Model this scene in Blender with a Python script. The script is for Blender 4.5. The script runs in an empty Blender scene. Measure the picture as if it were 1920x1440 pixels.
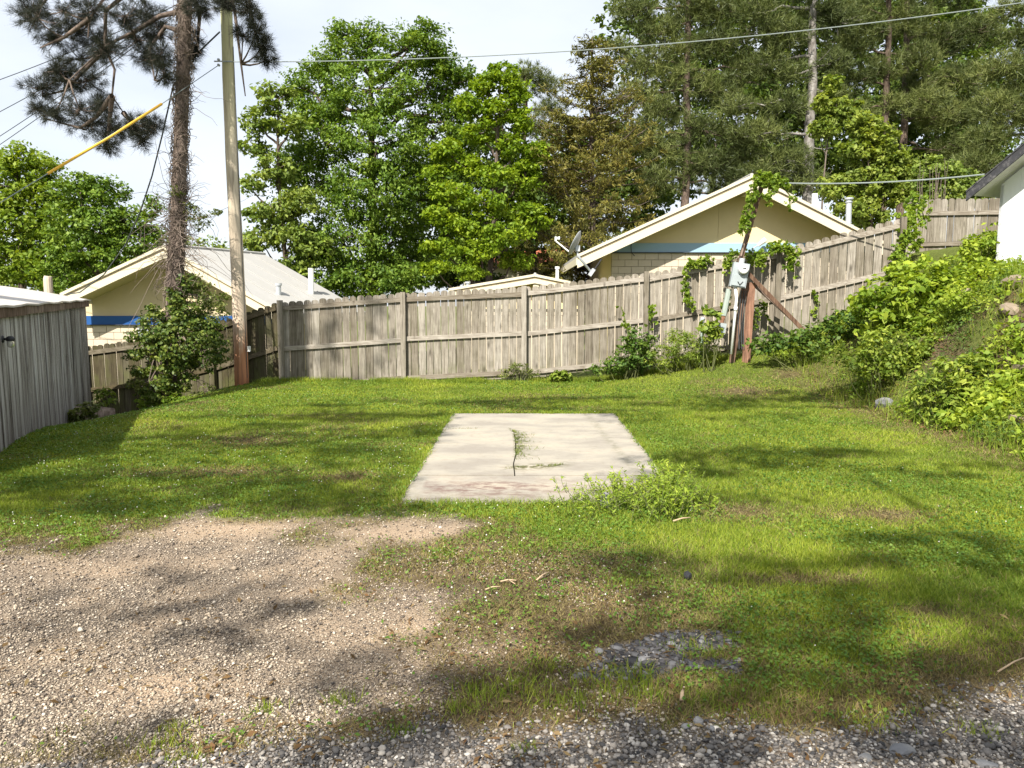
import bpy, math, random
import numpy as np
from mathutils import Vector, Matrix

random.seed(7)
RNG = np.random.default_rng(11)
SC = bpy.context.scene
COL = SC.collection
R = math.radians

# ------------------------------------------------------------------ camera
F = 1387.0                      # focal length in photo pixels (1920 wide)
PITCH = math.atan2(154.0, F)
CAMZ = 1.55
cam_d = bpy.data.cameras.new('camera')
cam = bpy.data.objects.new('camera', cam_d); COL.objects.link(cam)
cam.location = (0, 0, CAMZ)
cam.rotation_euler = (math.pi / 2 - PITCH, 0, 0)
cam_d.sensor_fit = 'HORIZONTAL'; cam_d.sensor_width = 36.0
cam_d.lens = 36.0 * F / 1920.0
cam_d.clip_start = 0.05; cam_d.clip_end = 3000
SC.camera = cam

# ------------------------------------------------------------------ sun, sky, exposure
EL = R(45.0); AZ = R(22.0)      # sun behind the camera, a little to the left
TO_SUN = Vector((-math.sin(AZ) * math.cos(EL), -math.cos(AZ) * math.cos(EL), math.sin(EL)))
sun_d = bpy.data.lights.new('sun', 'SUN'); sun_d.energy = 5.0; sun_d.angle = R(0.53)
sun_d.color = (1.0, 0.95, 0.86)
sun = bpy.data.objects.new('sun', sun_d); COL.objects.link(sun)
sun.rotation_euler = (-TO_SUN).to_track_quat('-Z', 'Y').to_euler()
sun.location = (-10, -30, 40)

world = bpy.data.worlds.new('World'); SC.world = world; world.use_nodes = True
wn = world.node_tree; wn.nodes.clear()
w_out = wn.nodes.new('ShaderNodeOutputWorld'); w_bg = wn.nodes.new('ShaderNodeBackground')
w_sky = wn.nodes.new('ShaderNodeTexSky'); w_sky.sky_type = 'NISHITA'; w_sky.sun_disc = False
w_sky.sun_elevation = EL; w_sky.sun_rotation = math.atan2(TO_SUN.x, TO_SUN.y)
w_sky.air_density = 1.0; w_sky.dust_density = 1.5; w_sky.ozone_density = 1.0
w_tc = wn.nodes.new('ShaderNodeTexCoord'); w_mp = wn.nodes.new('ShaderNodeMapping')
w_mp.inputs['Scale'].default_value = (1.0, 1.0, 3.0)
w_no = wn.nodes.new('ShaderNodeTexNoise'); w_no.inputs['Scale'].default_value = 2.2
w_no.inputs['Detail'].default_value = 6
w_mr = wn.nodes.new('ShaderNodeMapRange')
w_mr.inputs['From Min'].default_value = 0.3; w_mr.inputs['From Max'].default_value = 0.7
w_mr.inputs['To Min'].default_value = 0.62; w_mr.inputs['To Max'].default_value = 0.97
w_mx = wn.nodes.new('ShaderNodeMix'); w_mx.data_type = 'RGBA'
w_mx.inputs['B'].default_value = (7.2, 7.6, 8.2, 1)       # thin high cloud veil
wn.links.new(w_tc.outputs['Generated'], w_mp.inputs['Vector'])
wn.links.new(w_mp.outputs['Vector'], w_no.inputs['Vector'])
wn.links.new(w_no.outputs['Fac'], w_mr.inputs['Value'])
wn.links.new(w_mr.outputs['Result'], w_mx.inputs['Factor'])
wn.links.new(w_sky.outputs['Color'], w_mx.inputs['A'])
wn.links.new(w_mx.outputs['Result'], w_bg.inputs['Color'])
w_bg.inputs['Strength'].default_value = 0.074
wn.links.new(w_bg.outputs['Background'], w_out.inputs['Surface'])

SC.view_settings.view_transform = 'Standard'; SC.view_settings.look = 'None'
SC.view_settings.exposure = 1.02; SC.view_settings.gamma = 1.0
SC.view_settings.use_curve_mapping = False
SC.render.engine = 'CYCLES'
SC.cycles.max_bounces = 6; SC.cycles.diffuse_bounces = 3; SC.cycles.transmission_bounces = 3
SC.cycles.use_denoising = True

# ------------------------------------------------------------------ pixel <-> place
CP, SP = math.cos(PITCH), math.sin(PITCH)
def at(px, py, Y):
    """the point of the place seen at photo pixel (px, py) at distance Y in front of the camera"""
    a = (px - 960.0) / F; b = (720.0 - py) / F
    t = Y / (CP + b * SP)
    return Vector((a * t, Y, CAMZ + (-SP + b * CP) * t))
def gp(px, py):
    a = (px - 960.0) / F; b = (720.0 - py) / F
    t = -CAMZ / (-SP + b * CP)
    return (a * t, (CP + b * SP) * t)
def mpp(Y): return Y / F        # metres per photo pixel

# ------------------------------------------------------------------ noise
def _h(ix, iy, s):
    n = (ix * 374761393 + iy * 668265263 + s * 974634777) & 0xFFFFFFFF
    n = ((n ^ (n >> 13)) * 1274126177) & 0xFFFFFFFF
    return ((n ^ (n >> 16)) & 0xFFFF) / 65535.0
def vnoise(x, y, s=0):
    x = np.asarray(x, float); y = np.asarray(y, float)
    ix = np.floor(x).astype(np.int64); iy = np.floor(y).astype(np.int64)
    fx = x - ix; fy = y - iy
    fx = fx * fx * (3 - 2 * fx); fy = fy * fy * (3 - 2 * fy)
    a = _h(ix, iy, s); b = _h(ix + 1, iy, s); c = _h(ix, iy + 1, s); d = _h(ix + 1, iy + 1, s)
    return (a + (b - a) * fx) * (1 - fy) + (c + (d - c) * fx) * fy
def fbm(x, y, s=0, o=4):
    t = 0; amp = 0.5; tot = 0
    for k in range(o):
        t = t + amp * vnoise(np.asarray(x) * 2 ** k, np.asarray(y) * 2 ** k, s + k * 17); tot += amp; amp *= 0.5
    return t / tot
def sst(a, b, x):
    t = np.clip((np.asarray(x, float) - a) / (b - a), 0, 1)
    return t * t * (3 - 2 * t)

# ------------------------------------------------------------------ terrain
def gz(x, y):
    x = np.asarray(x, float); y = np.asarray(y, float)
    left = -0.8 * sst(4.6, 8.4, -x) * sst(6.5, 13.5, y)
    xf = 5.15 - 0.3 * sst(10, 13, y)
    t = np.clip((x - xf) / 2.3, 0, 1)
    bank = (1.9 * t * t * (3 - 2 * t) + 0.1 * np.clip(x - 7.5, 0, 8)) * (1 - 0.5 * sst(11.5, 13.8, y) * (1 - sst(7.5, 9.0, x)))
    rise = 0.6 * sst(1.0, 5.5, x) * sst(11.0, 14.2, y)
    bump = 0.10 * (fbm(x * 0.9, y * 0.9, 5) - 0.5) * sst(5.2, 6.2, x) * 3.0 + 0.035 * (fbm(x * 1.7, y * 1.7, 9) - 0.5)
    near = left + bank + rise + bump
    far = np.clip(-1.1 + 0.05 * x, -2.6, 1.2)
    k = sst(16.8, 22.0, y)
    return near * (1 - k) + far * k
def gz1(x, y): return float(gz(np.array([x]), np.array([y]))[0])

def sdpoly(px, py, poly):
    """signed distance, positive inside"""
    d = np.full(px.shape, 1e9); inside = np.zeros(px.shape, bool); n = len(poly)
    for i in range(n):
        ax, ay = poly[i]; bx, by = poly[(i + 1) % n]
        ex, ey = bx - ax, by - ay
        wx, wy = px - ax, py - ay
        t = np.clip((wx * ex + wy * ey) / (ex * ex + ey * ey + 1e-12), 0, 1)
        d = np.minimum(d, np.hypot(wx - ex * t, wy - ey * t))
        c = ((ay > py) != (by > py)) & (px < (bx - ax) * (py - ay) / ((by - ay) + 1e-12) + ax)
        inside ^= c
    return np.where(inside, d, -d)

GRAVEL = [gp(*p) for p in [(-500, 1040), (0, 1030), (150, 1030), (310, 990), (400, 968), (535, 968), (555, 1000), (640, 992),
          (760, 966), (890, 982), (860, 1012), (740, 1030), (655, 1065), (720, 1095), (880, 1100), (890, 1150), (830, 1215),
          (790, 1290), (700, 1330), (520, 1385), (300, 1420), (-300, 1500), (-900, 1500), (-900, 1100)]]
ROADG = [gp(*p) for p in [(-900, 1470), (150, 1432), (420, 1392), (700, 1362), (1000, 1348), (1300, 1352), (1540, 1345),
         (1700, 1312), (1920, 1272), (2400, 1230)]] + [(4.0, 0.8), (-4.0, 0.8)]
SLATE = [gp(*p) for p in [(1050, 1280), (1100, 1250), (1170, 1205), (1240, 1183), (1390, 1185), (1385, 1215), (1270, 1228), (1385, 1240),
         (1400, 1270), (1280, 1262), (1200, 1272)]]
SLAB_FL, SLAB_FR, SLAB_NR, SLAB_NL = gp(850, 777), gp(1153, 777), gp(1288, 945), gp(745, 946)
SLAB = [SLAB_FL, SLAB_FR, SLAB_NR, SLAB_NL]

def masks(x, y):
    n1 = fbm(x * 2.2, y * 2.2, 3, 5) - 0.5
    n2 = fbm(x * 7.0, y * 7.0, 21, 3) - 0.5
    sg = sdpoly(x, y, GRAVEL) + 0.65 * n1 + 0.50 * n2
    sr = sdpoly(x, y, ROADG) + 0.25 * n1 + 0.18 * n2
    ss = sdpoly(x, y, SLATE) + 0.10 * n1 + 0.10 * n2
    g = sst(-0.30, 0.26, sg); r = sst(-0.10, 0.14, sr); s = sst(-0.03, 0.05, ss)
    rim = np.maximum(np.exp(-(sg / 0.40) ** 2) * (y < 5.2), np.exp(-(sr / 0.26) ** 2))
    band = sst(4.9, 3.9, y) * sst(1.6, 0.2, x) * sst(-2.2, -0.6, x) * 1.25
    patch = sst(0.56, 0.72, fbm(x * 0.9 + 4, y * 1.5 + 2, 33, 4)) * 0.28
    foot = np.exp(-((x - 5.15) / 0.5) ** 2) * (y > 6) * (y < 13) * 0.6
    spot = 0.0
    for (px, py, rx, ry) in ((470, 825, 0.55, 0.45), (400, 887, 0.8, 0.22), (1390, 960, 0.30, 0.25), (1660, 965, 0.35, 0.2),
                             (1390, 745, 0.6, 0.35), (1480, 735, 0.4, 0.3), (650, 895, 0.3, 0.2), (345, 755, 0.6, 0.3), (1380, 685, .5, .4),
                             (1500, 1090, .4, .10), (1750, 1150, .2, .1), (1800, 1240, .3, .1)):
        cx, cy = gp(px, py)
        spot = np.maximum(spot, np.exp(-(((x - cx) / rx) ** 2 + ((y - cy) / ry) ** 2)))
    dry = np.clip(np.maximum.reduce([rim * 0.9, band * (0.4 + 1.2 * (n1 + 0.5)), patch, foot, spot * 0.85]) + 0.5 * n2, 0, 1)
    return g, r, s, dry

def sunlit_sand(x, y):  # pale sand spots that also paint in the sun patches on the gravel
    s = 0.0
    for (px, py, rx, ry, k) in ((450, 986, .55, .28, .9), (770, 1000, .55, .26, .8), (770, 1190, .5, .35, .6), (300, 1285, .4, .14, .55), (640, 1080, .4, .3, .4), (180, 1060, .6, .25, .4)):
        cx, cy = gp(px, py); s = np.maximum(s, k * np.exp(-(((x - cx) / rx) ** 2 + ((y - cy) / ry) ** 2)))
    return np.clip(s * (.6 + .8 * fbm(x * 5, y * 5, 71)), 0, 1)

# ------------------------------------------------------------------ materials
def newmat(name):
    m = bpy.data.materials.new(name); m.use_nodes = True
    nt = m.node_tree; nt.nodes.clear()
    out = nt.nodes.new('ShaderNodeOutputMaterial')
    return m, nt, out
def nd(nt, typ, props=None, **inp):
    n = nt.nodes.new(typ)
    for k, v in (props or {}).items(): setattr(n, k, v)
    for k, v in inp.items():
        k = k.replace('_', ' ')
        s = n.inputs[k]
        if hasattr(v, 'links') or isinstance(v, bpy.types.NodeSocket): nt.links.new(v, s)
        else: s.default_value = v
    return n
def mixc(nt, f, a, b, mode='MIX'):
    n = nt.nodes.new('ShaderNodeMix'); n.data_type = 'RGBA'; n.blend_type = mode
    for s, v in (('Factor', f), ('A', a), ('B', b)):
        if isinstance(v, bpy.types.NodeSocket): nt.links.new(v, n.inputs[s])
        else: n.inputs[s].default_value = (tuple(v) + (1,)) if (s != 'Factor' and len(v) == 3) else v
    return n.outputs['Result']
def ramp(nt, f, stops):
    n = nt.nodes.new('ShaderNodeValToRGB'); e = n.color_ramp.elements
    while len(e) < len(stops): e.new(0.5)
    for i, (p, c) in enumerate(stops):
        e[i].position = p; e[i].color = tuple(c) + (1,) if len(c) == 3 else c
    nt.links.new(f, n.inputs['Fac'])
    return n.outputs['Color']
def mrange(nt, v, a, b, c=0.0, d=1.0):
    return nd(nt, 'ShaderNodeMapRange', None, Value=v, From_Min=a, From_Max=b, To_Min=c, To_Max=d).outputs['Result']
def coords(nt, scale=(1, 1, 1), jitter=False, kind='Object'):
    tc = nt.nodes.new('ShaderNodeTexCoord')
    v = tc.outputs[kind]
    if jitter:
        oi = nt.nodes.new('ShaderNodeObjectInfo')
        mu = nd(nt, 'ShaderNodeMath', {'operation': 'MULTIPLY'}); nt.links.new(oi.outputs['Random'], mu.inputs[0]); mu.inputs[1].default_value = 137.0
        ad = nd(nt, 'ShaderNodeVectorMath', {'operation': 'ADD'}); nt.links.new(v, ad.inputs[0]); nt.links.new(mu.outputs[0], ad.inputs[1])
        v = ad.outputs[0]
    mp = nt.nodes.new('ShaderNodeMapping'); mp.inputs['Scale'].default_value = scale
    nt.links.new(v, mp.inputs['Vector'])
    return mp.outputs['Vector']
def noise(nt, vec, scale, detail=4, rough=0.55, dist=0.0):
    return nd(nt, 'ShaderNodeTexNoise', None, Vector=vec, Scale=scale, Detail=detail, Roughness=rough, Distortion=dist).outputs['Fac']
def finish(nt, out, color, rough=0.8, spec=0.3, bump=None, bump_s=0.3, bump_d=0.01, metal=0.0):
    b = nt.nodes.new('ShaderNodeBsdfPrincipled')
    if isinstance(color, bpy.types.NodeSocket): nt.links.new(color, b.inputs['Base Color'])
    else: b.inputs['Base Color'].default_value = tuple(color) + (1,)
    if isinstance(rough, bpy.types.NodeSocket): nt.links.new(rough, b.inputs['Roughness'])
    else: b.inputs['Roughness'].default_value = rough
    b.inputs['Specular IOR Level'].default_value = spec; b.inputs['Metallic'].default_value = metal
    if bump is not None:
        bp = nt.nodes.new('ShaderNodeBump'); bp.inputs['Strength'].default_value = bump_s; bp.inputs['Distance'].default_value = bump_d
        nt.links.new(bump, bp.inputs['Height']); nt.links.new(bp.outputs['Normal'], b.inputs['Normal'])
    nt.links.new(b.outputs[0], out.inputs['Surface'])
    return b

def leaf_mat(name, c1, c2, c3, transl=0.32, patch=1.2, rough=0.55, spec=0.25, amp=0.28):
    """leaf colours vary from leaf to leaf and from clump to clump"""
    m, nt, out = newmat(name)
    geo = nt.nodes.new('ShaderNodeNewGeometry')
    v = coords(nt, (1, 1, 1))
    n = noise(nt, v, patch, 3)
    c = ramp(nt, geo.outputs['Random Per Island'], [(0.0, c1), (0.5, c2), (1.0, c3)])
    hs = nt.nodes.new('ShaderNodeHueSaturation')
    nt.links.new(mrange(nt, n, 0.3, 0.7, 1 - amp, 1 + amp), hs.inputs['Value']); nt.links.new(mrange(nt, n, 0.3, 0.7, 0.515, 0.485), hs.inputs['Hue'])
    nt.links.new(c, hs.inputs['Color'])
    col = hs.outputs['Color']
    b = finish(nt, out, col, rough, spec)
    tr = nt.nodes.new('ShaderNodeBsdfTranslucent')
    warm = mixc(nt, 1.0, col, (1.25, 1.2, 0.5), 'MULTIPLY')
    nt.links.new(warm, tr.inputs['Color'])
    ms = nt.nodes.new('ShaderNodeMixShader'); ms.inputs[0].default_value = transl
    nt.links.new(b.outputs[0], ms.inputs[1]); nt.links.new(tr.outputs[0], ms.inputs[2])
    nt.links.new(ms.outputs[0], out.inputs['Surface'])
    return m

def wood_mat(name, light, mid, dark, moss=0.0, grain=(45, 45, 2.2), jit=True, mossz=0.5):
    m, nt, out = newmat(name)
    v = coords(nt, grain, jit)
    n = noise(nt, v, 1.0, 6, 0.65, 0.6)
    c = ramp(nt, n, [(0.30, dark), (0.48, mid), (0.68, light)])
    v2 = coords(nt, (1, 1, 1), jit)
    blot = noise(nt, v2, 5.0, 4)
    c = mixc(nt, mrange(nt, blot, 0.45, 0.75, 0, 0.45), c, dark)
    vk = coords(nt, (7.0, 7.0, 2.4), jit)
    vo = nd(nt, 'ShaderNodeTexVoronoi', {'feature': 'F1'}, Vector=vk, Scale=0.62)
    knot = mrange(nt, vo.outputs['Distance'], 0.05, 0.15, 0.75, 0.0)
    c = mixc(nt, knot, c, tuple(q * 0.55 for q in dark))
    oi = nt.nodes.new('ShaderNodeObjectInfo')
    hs = nt.nodes.new('ShaderNodeHueSaturation'); nt.links.new(c, hs.inputs['Color'])
    nt.links.new(mrange(nt, oi.outputs['Random'], 0, 1, 0.66, 1.2), hs.inputs['Value'])
    nt.links.new(mrange(nt, oi.outputs['Random'], 0, 1, 1.15, 0.8), hs.inputs['Saturation'])
    c = hs.outputs['Color']
    if moss > 0:
        tc = nt.nodes.new('ShaderNodeTexCoord'); sx = nt.nodes.new('ShaderNodeSeparateXYZ'); nt.links.new(tc.outputs['Object'], sx.inputs[0])
        mz = mrange(nt, sx.outputs['Z'], 0.0, mossz, 1.0, 0.15)
        mn = mrange(nt, noise(nt, v2, 2.6, 4), 0.42, 0.68, 0, 1)
        mu = nd(nt, 'ShaderNodeMath', {'operation': 'MULTIPLY'}); nt.links.new(mz, mu.inputs[0]); nt.links.new(mn, mu.inputs[1])
        mu2 = nd(nt, 'ShaderNodeMath', {'operation': 'MULTIPLY'}); nt.links.new(mu.outputs[0], mu2.inputs[0]); mu2.inputs[1].default_value = moss
        c = mixc(nt, mu2.outputs[0], c, (0.09, 0.10, 0.03))
    finish(nt, out, c, 0.88, 0.15, n, 0.5, 0.004)
    return m

def plain_mat(name, col, rough=0.7, spec=0.3, var=0.12, scale=3.0, metal=0.0, dirt=None, dirt_amt=0.3, stretch=(1, 1, 1), bump=0.1):
    m, nt, out = newmat(name)
    v = coords(nt, stretch, True)
    n = noise(nt, v, scale, 6, 0.6)
    c = mixc(nt, n, tuple(q * (1 - var) for q in col), tuple(min(1, q * (1 + var)) for q in col))
    if dirt is not None:
        n2 = noise(nt, v, scale * 0.6, 8, 0.7)
        c = mixc(nt, mrange(nt, n2, 0.5, 0.72, 0, dirt_amt), c, dirt)
    finish(nt, out, c, rough, spec, n, bump, 0.01, metal)
    return m

M = {}
M['oak'] = leaf_mat('oak_leaf', (0.070, 0.130, 0.014), (0.125, 0.205, 0.022), (0.195, 0.275, 0.038))
M['oak_light'] = leaf_mat('light_oak_leaf', (0.105, 0.160, 0.025), (0.175, 0.240, 0.040), (0.250, 0.305, 0.068))
M['maple'] = leaf_mat('bright_leaf', (0.105, 0.180, 0.010), (0.180, 0.270, 0.015), (0.255, 0.340, 0.024), 0.4)
M['sapling'] = leaf_mat('sapling_leaf', (0.115, 0.170, 0.022), (0.190, 0.250, 0.038), (0.280, 0.330, 0.070), 0.38)
M['lefttree'] = leaf_mat('left_tree_leaf', (0.100, 0.165, 0.012), (0.170, 0.245, 0.020), (0.240, 0.310, 0.034), 0.38)
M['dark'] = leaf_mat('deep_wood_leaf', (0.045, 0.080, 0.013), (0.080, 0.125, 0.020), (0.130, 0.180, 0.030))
M['cedar'] = leaf_mat('cedar_spray', (0.070, 0.075, 0.014), (0.130, 0.122, 0.022), (0.195, 0.168, 0.034), 0.2)
M['pine'] = leaf_mat('pine_needle', (0.060, 0.082, 0.020), (0.105, 0.130, 0.034), (0.165, 0.185, 0.060), 0.12, 0.4, amp=0.5)
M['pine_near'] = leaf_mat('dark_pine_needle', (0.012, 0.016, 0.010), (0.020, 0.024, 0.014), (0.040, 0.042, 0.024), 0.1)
M['ivy'] = leaf_mat('ivy_leaf', (0.035, 0.070, 0.010), (0.085, 0.130, 0.018), (0.200, 0.235, 0.045), 0.25, 2.5, 0.5, 0.3)
M['ivy2'] = leaf_mat('honeysuckle_leaf', (0.080, 0.115, 0.020), (0.130, 0.165, 0.035), (0.220, 0.235, 0.070), 0.3, 2.0)
M['vine'] = leaf_mat('creeper_leaf', (0.110, 0.190, 0.016), (0.190, 0.280, 0.028), (0.280, 0.360, 0.050), 0.4, 3.0)
M['shrub'] = leaf_mat('shrub_leaf', (0.130, 0.205, 0.018), (0.230, 0.320, 0.030), (0.330, 0.400, 0.050), 0.4, 2.0)
M['weed'] = leaf_mat('weed_leaf', (0.110, 0.175, 0.020), (0.200, 0.270, 0.034), (0.300, 0.350, 0.055), 0.35, 1.6)
M['darkweed'] = leaf_mat('dark_weed_leaf', (0.050, 0.105, 0.016), (0.085, 0.150, 0.022), (0.140, 0.200, 0.032), 0.3, 2.0)
M['grass'] = leaf_mat('grass_blade', (0.110, 0.180, 0.014), (0.190, 0.255, 0.022), (0.300, 0.335, 0.050), 0.3, 0.9)
M['dry'] = leaf_mat('dry_grass_blade', (0.100, 0.072, 0.032), (0.175, 0.135, 0.058), (0.300, 0.250, 0.115), 0.15, 1.5, 0.8, 0.1)
M['clover'] = leaf_mat('clover_leaf', (0.060, 0.135, 0.014), (0.100, 0.185, 0.022), (0.160, 0.240, 0.036), 0.3, 1.4)
M['flower'] = plain_mat('clover_flower', (0.62, 0.60, 0.52), 0.8, 0.1, 0.15, 30)
M['litter'] = leaf_mat('leaf_litter', (0.08, 0.045, 0.02), (0.13, 0.08, 0.035), (0.22, 0.16, 0.08), 0.1, 1.5, 0.9, 0.1)
M['bark'] = wood_mat('bark', (0.20, 0.16, 0.12), (0.12, 0.09, 0.07), (0.05, 0.035, 0.028), 0, (9, 9, 2.0), False)
M['greybark'] = wood_mat('grey_bark', (0.36, 0.34, 0.31), (0.22, 0.20, 0.18), (0.07, 0.06, 0.05), 0, (6, 6, 2.5), False)
M['pinebark'] = wood_mat('pine_bark', (0.20, 0.145, 0.11), (0.12, 0.085, 0.065), (0.035, 0.025, 0.02), 0, (14, 14, 5), False)
M['deadvine'] = plain_mat('dead_vine', (0.17, 0.135, 0.11), 0.9, 0.1, 0.4, 8)
M['stem'] = plain_mat('green_stem', (0.10, 0.11, 0.04), 0.8, 0.2, 0.3, 8)
M['fence'] = wood_mat('fence_wood', (0.36, 0.32, 0.265), (0.24, 0.21, 0.168), (0.10, 0.082, 0.062), 0.6)
M['fence_mossy_shaded'] = wood_mat('mossy_shaded_fence_wood', (0.13, 0.112, 0.07), (0.075, 0.062, 0.037), (0.04, 0.032, 0.02), 1.0, mossz=2.0)  # moss, plus the shade on this run darkened into the wood colour
M['rail'] = wood_mat('rail_wood', (0.38, 0.34, 0.28), (0.26, 0.225, 0.18), (0.13, 0.10, 0.07), 0.0, (2.5, 45, 45))
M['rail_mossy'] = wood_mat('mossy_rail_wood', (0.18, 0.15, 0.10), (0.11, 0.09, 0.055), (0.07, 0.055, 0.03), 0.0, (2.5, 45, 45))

def shed_mat():
    m, nt, out = newmat('peeling_shed_board')
    v = coords(nt, (75, 75, 1.3), True)
    n = noise(nt, v, 1.0, 8, 0.75, 0.5)
    v2 = coords(nt, (6, 6, 0.35), True)
    n2 = noise(nt, v2, 1.0, 3)
    f = mixc(nt, 0.38, n, n2)
    c = ramp(nt, f, [(0.42, (0.026, 0.022, 0.018)), (0.465, (0.13, 0.112, 0.098)), (0.505, (0.33, 0.31, 0.285)), (0.57, (0.56, 0.55, 0.53))])
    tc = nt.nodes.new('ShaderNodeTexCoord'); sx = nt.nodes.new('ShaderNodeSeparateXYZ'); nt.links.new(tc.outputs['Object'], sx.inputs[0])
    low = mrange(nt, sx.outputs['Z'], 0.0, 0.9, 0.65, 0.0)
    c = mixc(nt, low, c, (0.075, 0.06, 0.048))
    finish(nt, out, c, 0.9, 0.15, n, 0.6, 0.006)
    return m
M['shed'] = shed_mat()

def pole_mat():
    m, nt, out = newmat('weathered_pole')
    v = coords(nt, (26, 26, 1.2)); n = noise(nt, v, 1.0, 7, 0.65, 0.4)
    tc = nt.nodes.new('ShaderNodeTexCoord'); sx = nt.nodes.new('ShaderNodeSeparateXYZ'); nt.links.new(tc.outputs['Object'], sx.inputs[0])
    ad = nd(nt, 'ShaderNodeMath', {'operation': 'MULTIPLY_ADD'}); nt.links.new(n, ad.inputs[0]); ad.inputs[1].default_value = 2.2; nt.links.new(sx.outputs['Z'], ad.inputs[2])
    base = ramp(nt, mrange(nt, ad.outputs[0], 0.5, 8.5), [(0.0, (0.50, 0.19, 0.085)), (0.14, (0.50, 0.24, 0.13)), (0.24, (0.58, 0.47, 0.36)), (0.60, (0.58, 0.50, 0.38)), (0.85, (0.52, 0.49, 0.29)), (1.0, (0.46, 0.47, 0.24))])
    c = mixc(nt, mrange(nt, n, 0.32, 0.5, 0.6, 0), base, (0.13, 0.10, 0.075))
    finish(nt, out, c, 0.85, 0.15, n, 0.6, 0.01)
    return m
M['pole'] = pole_mat()

def ground_mat():
    m, nt, out = newmat('yard_ground')
    g = nd(nt, 'ShaderNodeAttribute', {'attribute_name': 'gravel'}).outputs['Fac']
    d = nd(nt, 'ShaderNodeAttribute', {'attribute_name': 'dry'}).outputs['Fac']
    r = nd(nt, 'ShaderNodeAttribute', {'attribute_name': 'road'}).outputs['Fac']
    v = coords(nt)
    n1 = noise(nt, v, 3.0, 5); n2 = noise(nt, v, 22.0, 5); n3 = noise(nt, v, 90.0, 3)
    soil = ramp(nt, n2, [(0.3, (0.065, 0.08, 0.018)), (0.55, (0.11, 0.135, 0.028)), (0.75, (0.155, 0.175, 0.045))])
    drys = ramp(nt, n2, [(0.25, (0.045, 0.03, 0.017)), (0.5, (0.10, 0.072, 0.04)), (0.75, (0.17, 0.135, 0.078))])
    vo = nd(nt, 'ShaderNodeTexVoronoi', {'feature': 'F1'}, Vector=v, Scale=105.0, Randomness=1.0)
    peb = ramp(nt, vo.outputs['Color'], [(0.1, (0.08, 0.066, 0.054)), (0.5, (0.23, 0.185, 0.14)), (0.9, (0.42, 0.355, 0.275))])
    edge = mrange(nt, vo.outputs['Distance'], 0.25, 0.62, 0.0, 0.85)
    peb = mixc(nt, edge, peb, (0.10, 0.08, 0.062))
    peb = mixc(nt, mrange(nt, n1, 0.46, 0.62, 0, 0.55), peb, (0.36, 0.27, 0.185))
    sa = nd(nt, 'ShaderNodeAttribute', {'attribute_name': 'sun_sand'}).outputs['Fac']
    peb = mixc(nt, sa, peb, ramp(nt, n2, [(0.3, (0.36, 0.26, 0.175)), (0.7, (0.46, 0.345, 0.235))]))  # lighter tan for bare sand and painted sun patches
    peb2 = mixc(nt, r, peb, mixc(nt, 0.45, peb, (0.13, 0.122, 0.115)))
    c = mixc(nt, d, soil, drys)
    c = mixc(nt, g, c, peb2)
    hsum = nd(nt, 'ShaderNodeMath', {'operation': 'SUBTRACT'}); nt.links.new(n3, hsum.inputs[0]); nt.links.new(vo.outputs['Distance'], hsum.inputs[1])
    finish(nt, out, c, 0.92, 0.12, hsum.outputs[0], 0.7, 0.012)
    return m
M['ground'] = ground_mat()

def stone_mat(name, stops, dusty=0.3):
    m, nt, out = newmat(name)
    geo = nt.nodes.new('ShaderNodeNewGeometry')
    c = ramp(nt, geo.outputs['Random Per Island'], stops)
    v = coords(nt); n = noise(nt, v, 60.0, 3)
    c = mixc(nt, mrange(nt, n, 0.4, 0.7, 0, dusty), c, (0.10, 0.08, 0.06))
    finish(nt, out, c, 0.85, 0.2, n, 0.3, 0.004)
    return m
M['gravel'] = stone_mat('gravel_stone', [(0.0, (0.06, 0.052, 0.048)), (0.18, (0.17, 0.138, 0.11)), (0.55, (0.31, 0.25, 0.185)), (0.85, (0.44, 0.365, 0.275)), (1.0, (0.60, 0.53, 0.44))])
M['roadstone'] = stone_mat('road_stone', [(0.0, (0.04, 0.04, 0.042)), (0.3, (0.11, 0.104, 0.10)), (0.6, (0.21, 0.19, 0.172)), (0.86, (0.34, 0.305, 0.265)), (1.0, (0.56, 0.52, 0.46))])
M['slate'] = stone_mat('slate_chip', [(0.0, (0.03, 0.03, 0.034)), (0.4, (0.07, 0.066, 0.068)), (0.8, (0.125, 0.12, 0.12)), (1.0, (0.26, 0.25, 0.25))], 0.15)
M['rock'] = plain_mat('grey_rock', (0.17, 0.17, 0.175), 0.85, 0.2, 0.45, 14, dirt=(0.32, 0.30, 0.27), dirt_amt=0.5, bump=0.6)
M['bankrock'] = plain_mat('pale_bank_rock', (0.24, 0.19, 0.14), 0.9, 0.15, 0.4, 7, dirt=(0.12, 0.09, 0.06), dirt_amt=0.6, bump=0.6)

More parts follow.
